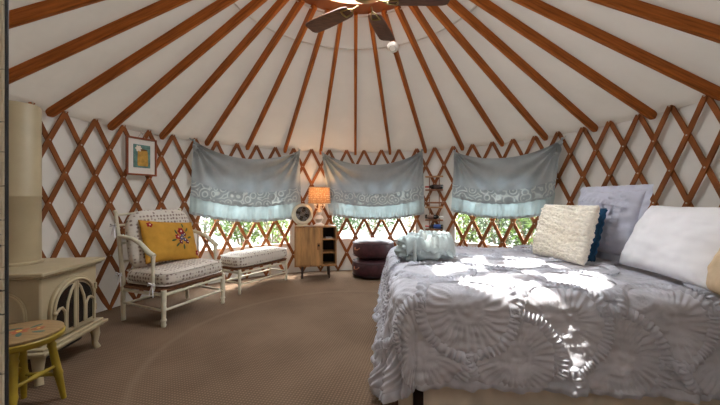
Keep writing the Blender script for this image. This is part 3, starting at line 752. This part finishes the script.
for (x, y, z) in ((-CW/2-.01, CD/2-.0, .50), (-CW/2*1.03, -CD/3.6-.015, .43), (CW/2*1.03, -CD/3.6-.015, .43), (-CW/2-.005, CD/2+.10, 1.02)):
    m = MB(); s = -1 if x < 0 else 1
    for q in (-1, 1): m.tube([(x+s*.02, y, z), (x+s*.035, y+q*.04, z+.02), (x+s*.035, y+q*.05, z-.01), (x+s*.02, y, z)], .006, 6)
    m.tube([(x+s*.02, y, z), (x+s*.03, y-.02, z-.07), (x+s*.025, y-.015, z-.13)], .007, 6, sq=.4); m.tube([(x+s*.02, y, z), (x+s*.03, y+.02, z-.06), (x+s*.03, y+.03, z-.11)], .007, 6, sq=.4)
    m.build('cushion_tie', white_cotton, ch)
# mustard pillow on the chair
pr = thing('flower_pillow', 'mustard yellow pillow embroidered with red flowers on the armchair', 'pillow', (0, 0, 0))
M = T(-2.146, 3.82, 0) @ RZ(rad(70)) @ T(.0, .03, .578) @ RZ(rad(4)) @ RX(rad(-20)) @ RY(rad(6))
pr.matrix_world = M
PW, PHH = .74, .50
weld(cushion_mb(PW, PHH, .17, p=2.6, pinch=.06, seed=12).build('cover', mustard, pr, 180))
def on_pillow(x, z, off):
    u, v = x/(PW/2), (z-PHH/2)/(PHH/2); e = max(0, (1-abs(u)**2.6)*(1-abs(v)**2.6))**.5
    return Vector((x, -(.085*e+.012*e*(nz(u*2.2+12, v*2.2, -1)+.5*nz(u*5+12, v*5, 3)))-off, z))
def patch(m, cx, cz, rx, rz_, a=0, off=.004, n=10):
    c = on_pillow(cx, cz, off+.004); o = len(m.v); m.v.append(c)
    for k in range(n):
        t = 2*pi*k/n; x, z = rx*cos(t), rz_*sin(t); m.v.append(on_pillow(cx+x*cos(a)-z*sin(a), cz+x*sin(a)+z*cos(a), off-.006 if 0 else off))
    m.f += [(o, o+1+k, o+1+(k+1) % n) for k in range(n)]
red = cloth('thread_red', (150, 36, 44), .8); wine = cloth('thread_wine', (96, 30, 52), .8); blue = cloth('thread_blue', (66, 78, 112), .8); pale = cloth('thread_pale', (226, 206, 190), .8); grn = cloth('thread_green', (78, 92, 58), .8)
fl_e = [('red_flower', red, [(.09, .345, .042, 6), (.03, .275, .036, 5), (-.28, .43, .032, 5), (.315, .075, .034, 5), (-.30, .07, .022, 5)]), ('blue_flower', blue, [(.075, .26, .030, 5), (.125, .24, .028, 5), (.105, .295, .024, 5)]), ('wine_flower', wine, [(.135, .31, .030, 5), (.055, .21, .028, 5), (.155, .21, .026, 5)])]
for nm, mt, lst in fl_e:
    for cx, cz, r_, k in lst:
        m = MB()
        for j in range(k):
            a = 2*pi*j/k; patch(m, cx+r_*.55*cos(a), cz+r_*.55*sin(a), r_*.55, r_*.42, a)
        f_ = m.build(nm, mt, pr, 0)
        m = MB(); patch(m, cx, cz, r_*.3, r_*.3, 0, .009); m.build('flower_centre', pale, f_, 0)
for (x, z, a) in ((.03, .32, 2.2), (-.01, .24, 3.4), (.18, .26, .3), (.09, .17, -1.4), (.17, .35, .9), (.02, .19, -2.4), (.13, .40, 1.3)):
    m = MB(); patch(m, x+.02*cos(a), z+.02*sin(a), .032, .012, a, .005); m.build('embroidered_leaf', grn, pr, 0)

ot = thing('footstool', 'long cream-painted footstool with sprigged cushion under the left window', 'footstool', (-1.585, 4.985, 0), rad(60))
OW, OD = .92, .36
for sx in (-1, 1):
    for sy in (-1, 1):
        m = MB(); turned_leg(m, sx*OW/2, sy*OD/2, 0, .34, .022); m.build('leg', wicker_cream, ot)
    m = MB(); m.tube([(sx*OW/2, -OD/2, .15), (sx*OW/2, OD/2, .15)], .012, 8); m.build('stretcher', wicker_cream, ot)
for sy in (-1, 1):
    m = MB(); m.tube([(-OW/2, sy*OD/2, .13), (OW/2, sy*OD/2, .13)], .012, 8); m.build('stretcher', wicker_cream, ot)
m = MB()
for sy in (-1, 1): m.tube([(-OW/2, sy*OD/2, .285), (OW/2, sy*OD/2, .285)], .014, 8)
for sx in (-1, 1): m.tube([(sx*OW/2, -OD/2, .285), (sx*OW/2, OD/2, .285)], .014, 8)
m.build('seat_rail', wicker_cream, ot)
m = MB(); m.box((0, 0, .335), (OW+.03, OD+.03, .034)); m.build('rush_seat', rush_edge, ot, bevel=.013)
m = rounded_cush(OW+.09, OD+.08, .19, 4); sc = weld(m.build('seat_cushion', sprig, ot, 180)); sc.location = (-.01, -.005, .445)
for z in (-.062, .062):
    m = MB(); piping(m, OW+.092, OD+.082, z); m.build('piping', sprig, sc)

# ------------------------------------------------------------------ cabinet, fan, lamp
cb = thing('cabinet', 'small mango-wood cabinet with one door and open shelves between the two windows', 'cabinet', (-.755, 5.53, 0), rad(10))
W_, D_, Z0, Z1 = .69, .32, .20, .862; tk = .022
m = MB(); m.box((0, 0, Z1-tk/2), (W_, D_, tk)); m.build('top', cab_wood, cb, bevel=.003)
m = MB(); m.box((0, 0, Z0+tk/2), (W_, D_, tk)); m.build('bottom', cab_wood, cb, bevel=.003)
for s in (-1, 1):
    m = MB(); m.box((s*(W_/2-tk/2), 0, (Z0+Z1)/2), (tk, D_, Z1-Z0-2*tk)); m.build('side_panel', cab_wood, cb, bevel=.003)
m = MB(); m.box((0, D_/2-.006, (Z0+Z1)/2), (W_-2*tk, .01, Z1-Z0-2*tk)); m.build('back_panel', dark_in, cb)
xd = .105
m = MB(); m.box((xd, 0, (Z0+Z1)/2), (tk, D_-.02, Z1-Z0-2*tk)); m.build('divider', cab_wood, cb)
for k in (1, 2):
    z = Z0+(Z1-Z0)*k/3; m = MB(); m.box(((xd+W_/2)/2, 0, z), (W_/2-xd-tk*1.5, D_-.02, .02)); m.build('shelf', cab_wood, cb)
dr = None
m = MB(); dx0, dx1 = -W_/2+tk+.003, xd-tk/2-.003
m.box(((dx0+dx1)/2, -D_/2+.011, (Z0+Z1)/2), (dx1-dx0, .022, Z1-Z0-2*tk-.006)); dr = m.build('door', tan_wood, cb, bevel=.002)
m = MB(); m.box((dx1-.045, -D_/2-.004, .53), (.05, .012, .11)); hd = m.build('latch_plate', wood('latch_wood', (150, 106, 66), .5), dr, bevel=.003)
m = MB(); m.lathe([(.017, -.002), (.017, .004), (0, .004)], 14, T(dx1-.045, -D_/2-.009, .55) @ RX(pi/2)); m.build('latch_hole', dark_in, hd)
for sx in (-1, 1):
    for sy in (-1, 1):
        m = MB(); m.tube([(sx*(W_/2-.13), sy*(D_/2-.05), Z0), (sx*(W_/2-.12), sy*(D_/2-.035), 0)], [.022, .013], 12); m.build('leg', dark_leg, cb)
CBM = T(-.755, 5.53, 0) @ RZ(rad(10))
def cabpt(x, y, z): return CBM @ Vector((x, y, z))
paper = paint('paper_white', (214, 212, 206), .7, .03)
m = MB(); m.box((0, 0, .008), (.10, .17, .016)); o = m.build('notebook', paper, bevel=.002); o.location = cabpt((xd+W_/2)/2, -.03, Z0+(Z1-Z0)*2/3+.011); o.rotation_euler = (0, 0, rad(10)); tag(o, 'pale notebook on the top open shelf of the wooden cabinet', 'book')
m = MB(); m.box((0, 0, .004), (.17, .06, .008)); o = m.build('magazine', paint('magazine_grey', (150, 156, 168), .4, .12, 20), bevel=.001); o.location = cabpt(-.11, -.115, Z1+.001); o.rotation_euler = (0, 0, rad(22)); tag(o, 'thin grey magazine lying on the wooden cabinet before the fan', 'magazine')
fp = cabpt(-.215, .01, Z1)
fa = thing('desk_fan', 'round cream desk fan with dark blades on the left of the cabinet', 'fan', fp, rad(24))
fz = .198
m = MB(); m.lathe([(.0, .0), (.10, .0), (.105, .008), (.09, .016), (.03, .022), (0, .022)], 24); m.build('base', cream_paint, fa)
m = MB(); m.tube([(-.06, .02, .018), (-.10, .02, .05), (-.12, .01, .10)], .009, 8); m.build('bracket', cream_paint, fa)
m = MB(); m.tube([(.06, .02, .018), (.10, .02, .05), (.12, .01, .10)], .009, 8); m.build('bracket', cream_paint, fa)
MF = T(0, 0, fz) @ RX(rad(82))
m = MB(); n = 40; prof = [(.126, .055), (.165, .05), (.178, .02), (.178, -.05), (.17, -.07), (.126, -.02)]
vs = [(r*cos(2*pi*k/n), r*sin(2*pi*k/n), z) for r, z in prof for k in range(n)]
m.add(vs, [(i*n+k, ((i+1) % 6)*n+k, ((i+1) % 6)*n+(k+1) % n, i*n+(k+1) % n) for i in range(6) for k in range(n)], MF); m.build('housing', cream_paint, fa)
m = MB(); m.lathe([(.126, -.03), (.06, -.04), (0, -.04)], 32, MF, False); m.build('back_grille', dark_in, fa)
for k in range(4):
    m = MB(); a0 = 2*pi*k/4+.4
    m.grid(lambda u, v: Vector(((.028+.088*v)*cos(a0+(u-.5)*(.5+.6*v)), (.028+.088*v)*sin(a0+(u-.5)*(.5+.6*v)), .0+.022*(u-.5))), 6, 6, M=MF); m.build('blade', paint('fan_grey', (96, 98, 102), .4, .05), fa, 60, solid=.003)
m = MB(); m.lathe([(.03, -.02), (.03, .03), (.02, .04), (0, .04)], 20, MF); m.build('hub', paint('fan_hub', (120, 118, 114), .4), fa)
m = MB()
for rr in (.05, .08, .106): m.torus(rr, .0008, 32, 5, MF @ T(0, 0, .05-.1*max(0, .05-rr)))
for k in range(12): a = 2*pi*k/12; m.tube([(.02*cos(a), .02*sin(a), .05), (.113*cos(a), .113*sin(a), .05)], .0007, 5, MF)
m.build('front_grille', cream_paint, fa)
lp = cabpt(.065, .02, Z1)
la = thing('table_lamp', 'lit table lamp with a beaded drum shade on the wooden cabinet', 'lamp', lp, 0)
m = MB(); m.lathe([(0, 0), (.085, 0), (.085, .015), (.06, .03), (.035, .05), (.055, .08), (.075, .115), (.06, .15), (.03, .18), (.045, .205), (.055, .23), (.04, .26), (.02, .29), (.016, .34), (.012, .42), (0, .42)], 28); m.build('base', white_plastic, la)
for k in range(5):
    a = 2*pi*k/5+.3; m = MB(); m.tube([(.03*cos(a), .03*sin(a), .29), (.075*cos(a), .075*sin(a), .30), (.085*cos(a), .085*sin(a), .345)], .008, 8); m.ball((.085*cos(a), .085*sin(a), .345), .018, 10, 6); m.build('arm', white_plastic, la)
def shade_mat():
    k = NT('beaded_shade'); mp = k.coord('Object', (1, 1, 1)); v = k.node('ShaderNodeTexVoronoi'); v.inputs['Scale'].default_value = 34; v.inputs['Randomness'].default_value = .5; k.link(mp, 'Vector', v, 'Vector')
    r = k.ramp(v, 'Distance', [(.2, srgb((238, 206, 168))), (.5, srgb((196, 150, 108)))]); k.link(r, 'Color', k.b, 'Base Color'); k.b.inputs['Roughness'].default_value = .7
    t = k.node('ShaderNodeBsdfTranslucent'); k.link(r, 'Color', t, 'Color'); mx = k.node('ShaderNodeMixShader'); mx.inputs['Fac'].default_value = .2
    k.link(k.b, 'BSDF', mx, 1); k.link(t, 'BSDF', mx, 2); k.link(mx, 'Shader', k.out, 'Surface'); return k.m
m = MB(); m.grid(lambda u, v: Vector(((.172+.012*(1-v))*cos(2*pi*u), (.172+.012*(1-v))*sin(2*pi*u), .375+.275*v)), 48, 4, True); shd = m.build('lamp_shade', shade_mat(), la, 80)
m = MB()
for j in range(8):
    for k in range(36):
        a = 2*pi*(k+.5*(j % 2))/36; z = .39+.245*j/7; rr = .178+.012*(1-(z-.375)/.275); m.ball((rr*cos(a), rr*sin(a), z), .0095, 6, 4)
tag(m.build('shell_beads', paint('shell_bead', (190, 142, 98), .4, .2, 60), shd), kind='stuff')
m = MB(); m.torus(.184, .005, 40, 6, T(0, 0, .375)); m.build('shade_rim', cream_paint, shd); m = MB(); m.torus(.172, .005, 40, 6, T(0, 0, .65)); m.build('shade_rim', cream_paint, shd)
m = MB(); m.ball((0, 0, .49), .035, 14, 10); m.build('bulb', glow('bulb_glow', (255, 200, 130), 2.5), la)
ll = bpy.data.lights.new('table_lamp_bulb', 'POINT'); ll.energy = 4.5; ll.color = (1, .62, .30); ll.shadow_soft_size = .05; o = bpy.data.objects.new('table_lamp_bulb', ll); COL.objects.link(o); o.location = lp+Vector((0, 0, .57))

# ------------------------------------------------------------------ stacked poufs
def pouf(label, z, seed, dx):
    r = thing('floor_pouf', label, 'pouf', (.22+dx, 5.58, z), rad(seed*20), 'stacked leather poufs')
    m = MB(); R_ = .355; H_ = .315
    def fn(u, v):
        a = 2*pi*u; t = v; b = pi*t; ex = lambda q, k: (abs(q)**k)*(1 if q >= 0 else -1)
        rr = R_*ex(sin(b), .42)*(1-.006*abs(sin(a*6))*1); z_ = H_/2-H_/2*ex(cos(b), .62)
        return Vector((rr*cos(a), rr*sin(a), z_+.004*nz(cos(a)*3, sin(a)*3, z_*5+seed)))
    m.grid(fn, 72, 24, True); weld(m.build('pouf_body', maroon, r, 180))
    m = MB()
    for zz in (.055, H_-.055): m.torus(R_*.985, .006, 64, 6, T(0, 0, zz))
    m.build('seam_cord', paint('maroon_cord', (44, 20, 26), .6), r)
    m = MB(); m.tube([(-R_-.002, -.06, H_*.62), (-R_-.03, -.03, H_*.52), (-R_-.03, .03, H_*.52), (-R_-.002, .06, H_*.62)], .009, 8, RZ(rad(40-seed*20))); m.build('handle', paint('tan_strap', (150, 96, 66), .6), r)
pouf('dark maroon round leather pouf on the carpet, bottom one of two', 0.002, 1, 0)
pouf('dark maroon round leather pouf resting on top of another pouf', .319, 2, .01)

# ------------------------------------------------------------------ wine rack on the lattice
wt = theta_of(435); wc = ring(wt, R0-.05, 0)
wr = thing('wine_rack', 'narrow hanging wooden wine rack on the lattice between middle and right curtains', 'wine rack', wc, -wt)
rk = wood('rack_wood', (184, 142, 102), .6); rkd = wood('rack_dark', (140, 94, 66), .6)
for s in (-1, 1):
    m = MB(); m.tube([(s*.085, .02, 1.78), (s*.085, .0, 1.70), (s*.085, .0, .77)], .008, 8); m.build('strap', rkd, wr)
HTS = [(1.70, 1), (1.47, 0), (1.25, 0), (1.17, 1), (.95, 0), (.785, 0)]
for z, lt in HTS:
    m = MB(); m.box((0, -.03, z), (.30, .022, .028)); m.build('slat', rk if lt else rkd, wr, bevel=.004)
    m = MB(); m.box((0, .012, z), (.30, .018, .028)); m.build('slat', rk if lt else rkd, wr, bevel=.004)
glassm = paint('bottle_glass', (26, 24, 20), .15, .1, 10); capred = paint('capsule_red', (176, 62, 44), .4); lab_blue = paint('label_blue', (52, 84, 156), .6); lab_w = paint('label_white', (226, 222, 214), .6)
def bottle(z, cap, labm, label, flip):
    M4 = T(*wc) @ RZ(-wt) @ T(0, -.012, z)
    r = thing('wine_bottle', label, 'bottle', (0, 0, 0), 0, 'bottles on the wine rack'); r.matrix_world = M4 @ RZ(pi if flip else 0) @ RY(pi/2)
    m = MB(); m.lathe([(0, -.15), (.036, -.15), (.037, -.14), (.037, .03), (.030, .055), (.015, .08), (.0145, .15), (0, .15)], 20); m.build('glass', glassm, r)
    m = MB(); m.lathe([(.0155, .085), (.0155, .155), (0, .156)], 16); m.build('capsule', cap, r)
    m = MB(); m.lathe([(.0378, -.12), (.0378, .0)], 20); m.build('label', labm, r)
bottle(1.525, capred, paint('label_black', (60, 44, 40), .6), 'dark wine bottle with a red capsule, top of the wall rack', True)
bottle(1.005, lab_w, paint('label_brown', (120, 96, 84), .6), 'dark wine bottle with a pale capsule in the middle of the wall rack', False)
bottle(.84, capred, lab_blue, 'wine bottle with a blue label and red capsule, lowest on the wall rack', True)

# ------------------------------------------------------------------ framed picture
pt = (theta_of(124)+theta_of(154.4))/2; pc = ring(pt, R0-.045, 1.85)
pf = thing('framed_picture', 'framed still-life print of a yellow jar hanging on the left lattice', 'picture', pc, -pt)
PWd, PHt = .38, .48
m = MB()
for s in (-1, 1):
    m.box((s*(PWd/2-.011), 0, 0), (.022, .028, PHt)); m.box((0, 0, s*(PHt/2-.011)), (PWd-.044, .028, .022))
m.build('frame', frame_wood, pf, bevel=.002)
m = MB(); m.box((0, .004, 0), (PWd-.04, .01, PHt-.04)); m.build('mat_board', mat_board, pf)
teal = paint('print_teal', (96, 134, 126), .7, .2, 14); ochre = paint('print_ochre', (190, 146, 62), .7, .15, 18); peach = paint('print_cream', (226, 214, 196), .7, .1)
m = MB(); m.box((0, -.003, .005), (.21, .006, .29)); pp = m.build('print', teal, pf)
m = MB(); m.prism([(-.06, -.12), (.06, -.12), (.068, -.09), (.062, .06), (.05, .085), (-.05, .085), (-.062, .06), (-.068, -.09)], .003, T(.008, -.0075, .0)); m.build('painted_jar', ochre, pp, 0)
m = MB()
for k in range(6): a = 2*pi*k/6; m.prism([(.022*cos(2*pi*j/10), .015*sin(2*pi*j/10)) for j in range(10)], .002, T(-.045+.022*cos(a), -.0075-.0004*k, .10+.02*sin(a)) @ RY(-a))
m.build('painted_flower', peach, pp, 0)
m = MB(); m.prism([(.06*cos(2*pi*j/14), .011*sin(2*pi*j/14)) for j in range(14)], .003, T(.008, -.0085, .085)); m.build('painted_rim', wood('print_brown', (120, 84, 44), .7), pp, 0)
m = MB(); m.tube([(-.05, .006, PHt/2-.01), (0, .006, PHt/2+.07), (.05, .006, PHt/2-.01)], .003, 6); m.torus(.02, .003, 16, 5, T(0, .0, PHt/2+.085) @ RX(pi/2)); m.build('hanging_wire', bolt_steel, pf)

# ------------------------------------------------------------------ stove
st = thing('wood_stove', 'cream enamelled cast-iron wood stove with gothic arched glass doors at the left', 'stove', (-2.28, 2.58, 0), rad(7))
SW, SD = .58, .50                     # local: front normal +x, width along y
m = MB(); m.box((-SD/2, 0, .475), (SD, SW, .55)); m.build('body', enamel, st, bevel=.012)
m = MB()
prof = [(-.03, .735), (.03, .745), (.045, .765), (.05, .785), (.04, .80)]
for (o_, z0, z1) in ((.028, .742, .760), (.045, .760, .792)):
    m.box((-SD/2, 0, (z0+z1)/2), (SD+2*o_, SW+2*o_, z1-z0))
m.build('top_plate', enamel, st, bevel=.008)
m = MB()
for (o_, z0, z1) in ((.03, .195, .215), (.055, .215, .24), (.03, .24, .26)):
    m.box((-SD/2+.01, 0, (z0+z1)/2), (SD+2*o_, SW+2*o_, z1-z0))
m.build('base_ledge', enamel, st, bevel=.007)
for sx in (0, 1):
    for sy in (-1, 1):
        m = MB(); x = -.02-sx*(SD-.06); y = sy*(SW/2-.01)
        m.tube([(x, y, .20), (x+.01, y+sy*.015, .12), (x+.01, y+sy*.005, .05), (x+.02, y+sy*.02, 0)], [.042, .032, .022, .026], 10); m.build('leg', enamel, st)
m = MB(); m.box((-SD/2, 0, .16), (SD-.12, SW-.16, .08)); m.build('ash_pan', dark_iron, st, bevel=.01)
def arch(w, z0, z1, n=24, pw=.75):
    pts = [(-w, z0)]; zs = z1-(z1-z0)*.62
    for k in range(n+1):
        a = pi-pi*k/n; pts.append((w*cos(a), zs+(z1-zs)*abs(sin(a))**pw))
    pts.append((w, z0)); return pts
def flat(m, poly, x0, d): m.prism(poly, d, T(x0, 0, 0) @ RZ(pi/2))      # polygon in the front plane (local y,z)
m = MB(); flat(m, arch(.235, .275, .70), .012, .024); dor = m.build('door', enamel, st, bevel=.004)
m = MB(); flat(m, arch(.190, .315, .645), .027, .006); m.build('glass', paint('stove_glass', (16, 15, 15), .12, .05, 6), dor)
def rib(pts, r=.012): m.tube([(.030, y, z) for y, z in pts], r, 8)
for nm, P_ in (('mullion', [[(-.012, .30), (-.012, .66)], [(.012, .30), (.012, .66)]]), ('tracery_bar', [[(-.012, .645), (-.05, .60), (-.085, .52), (-.095, .44), (-.095, .31)]]), ('tracery_bar', [[(.012, .645), (.05, .60), (.085, .52), (.095, .44), (.095, .31)]]),
               ('tracery_bar', [[(-.19, .47), (-.165, .49), (-.14, .49), (-.115, .46), (-.11, .43), (-.11, .31)]]), ('tracery_bar', [[(.19, .47), (.165, .49), (.14, .49), (.115, .46), (.11, .43), (.11, .31)]])):
    m = MB()
    for q in P_: rib(q)
    m.build(nm, enamel, dor)
m = MB(); m.tube([(.03, y, z) for y, z in arch(.212, .29, .672, 30)], .011, 8); m.build('door_moulding', enamel, dor)
m = MB(); m.tube([(.02, -.245, .43), (.06, -.25, .43), (.065, -.25, .47)], .010, 8); m.ball((.065, -.25, .48), .016, 10, 8); m.build('door_handle', enamel, dor)
for z in (.38, .56):
    m = MB(); m.lathe([(.010, -.025), (.010, .025), (0, .026)], 10, T(.02, .245, z)); m.build('hinge', enamel, dor)
m = MB(); m.box((.004, .01, .335), (.004, .05, .016)); m.build('red_bit', glow('red_bit_glow', (200, 50, 40), .25, (120, 30, 26)), st)  # small red box with weak emission, set low in the door
m = MB(); sdy = -SW/2
def side(poly, y0, d, m): m.prism([(x-SD/2, z) for x, z in poly], d, T(0, y0, 0))
side(arch(.17, .33, .66), sdy-.006, .012, m); sp = m.build('side_panel', enamel, st, bevel=.004)
m = MB(); m.tube([(x-SD/2, sdy-.014, z) for x, z in arch(.155, .35, .645, 30)], .008, 8); m.tube([(-SD/2-.155, sdy-.014, .45), (-SD/2+.155, sdy-.014, .45)], .007, 8); m.build('panel_moulding', enamel, sp)
m = MB(); PX, PY = -.43, .06
m.lathe([(.135, .79), (.15, .795), (.15, .81), (.138, .82), (.138, 1.32), (.1405, 1.325), (.1405, 1.335), (.138, 1.34), (.138, 2.04), (.13, 2.055), (0, 2.06)], 40, T(PX, PY, 0)); m.build('flue_pipe', enamel, st)

# ------------------------------------------------------------------ yellow stool
ys = thing('stool', 'yellow painted round stool with a tan flower-painted seat at the lower left', 'stool', (-2.075, 1.985, 0), 0)
m = MB(); m.lathe([(0, .478), (.195, .478), (.205, .484), (.205, .494), (.195, .50), (0, .50)], 48); m.build('seat', wood('stool_seat', (150, 122, 84), .5, (1, 9, 9), .1), ys)
m = MB(); m.lathe([(.13, .435), (.195, .435), (.21, .45), (.212, .47), (.205, .477), (.13, .477)], 48); m.build('seat_rim', yellow_paint, ys)
LG = []
for a in (50, -52, 130, 230):
    c, s = cos(rad(a)), sin(rad(a)); top = Vector((.135*c, .135*s, .44)); bot = Vector((.205*c, .205*s, 0)); LG.append((top, bot))
    m = MB(); q = [0, .08, .12, .16, .2, .55, .6, .65, .9, 1]; rr = [.022, .024, .018, .025, .020, .022, .026, .021, .016, .014]
    m.tube([top+(bot-top)*t for t in q], rr, 12); m.build('leg', yellow_paint, ys)
for (i, j, t) in ((0, 1, .48), (0, 2, .62), (2, 3, .5), (1, 3, .62)):
    a, b = LG[i][0].lerp(LG[i][1], t), LG[j][0].lerp(LG[j][1], t); mid = (a+b)/2; m = MB(); m.tube([a, a.lerp(b, .25), mid, a.lerp(b, .75), b], [.010, .012, .016, .012, .010], 10); m.build('stretcher', yellow_paint, ys)
def decal(pts_, mt, nm, z=.5008):
    m = MB()
    for cx, cy, rx, ry, a in pts_:
        m.add([(cx+rx*cos(t)*cos(a)-ry*sin(t)*sin(a), cy+rx*cos(t)*sin(a)+ry*sin(t)*cos(a), z+dz) for dz in (0, .001) for t in [2*pi*k/10 for k in range(10)]], [tuple(range(10, 20))]+[(k, (k+1) % 10, (k+1) % 10+10, k+10) for k in range(10)])
    m.build(nm, mt, ys, 0)
decal([(.0+.03*cos(2*pi*k/5), .0+.03*sin(2*pi*k/5), .022, .015, 2*pi*k/5) for k in range(5)]+[(.07+.02*cos(2*pi*k/5), .05+.02*sin(2*pi*k/5), .015, .01, 2*pi*k/5) for k in range(5)], paint('petal_terracotta', (176, 96, 66), .6), 'painted_flower')
for lf in [(-.06, .03, .04, .014, .6), (.05, -.05, .04, .014, -.8), (-.05, -.05, .04, .014, .9), (.12, .0, .035, .012, .2), (.02, .09, .035, .012, 1.4)]: decal([lf], paint('leaf_teal', (66, 104, 98), .6), 'painted_leaf')
decal([(0, 0, .014, .014, 0), (.07, .05, .009, .009, 0)], paint('petal_gold', (226, 190, 90), .6), 'flower_eye', .5022)

# ------------------------------------------------------------------ birch-patterned screen at the left edge
def birch():
    k = NT('birch_print'); mp = k.coord('Object', (3, 3, 26)); n_ = k.node('ShaderNodeTexNoise'); n_.inputs['Scale'].default_value = 2.4; n_.inputs['Detail'].default_value = 3; k.link(mp, 'Vector', n_, 'Vector')
    r = k.ramp(n_, 'Fac', [(.33, srgb((60, 52, 46))), (.40, srgb((206, 192, 166))), (.8, srgb((218, 206, 182)))]); k.link(r, 'Color', k.b, 'Base Color'); k.b.inputs['Roughness'].default_value = .8; return k.m
sc_ = thing('folding_screen', 'black-framed screen panel with a birch bark pattern at the left edge', 'screen', (-.969, .895, 0), rad(168))
m = MB(); m.box((.30, 0, 1.02), (.58, .006, 1.90)); m.build('panel', birch(), sc_)
for x in (.0, .60):
    m = MB(); m.box((x, 0, 1.0), (.007, .007, 2.0)); m.build('frame_upright', black_metal, sc_, bevel=.002)
for z in (.06, 1.985):
    m = MB(); m.box((.30, 0, z), (.588, .02, .02)); m.build('frame_rail', black_metal, sc_, bevel=.002)
for x in (.0, .60):
    m = MB(); m.box((x, 0, .006), (.03, .16, .012)); m.build('foot', black_metal, sc_, bevel=.002)
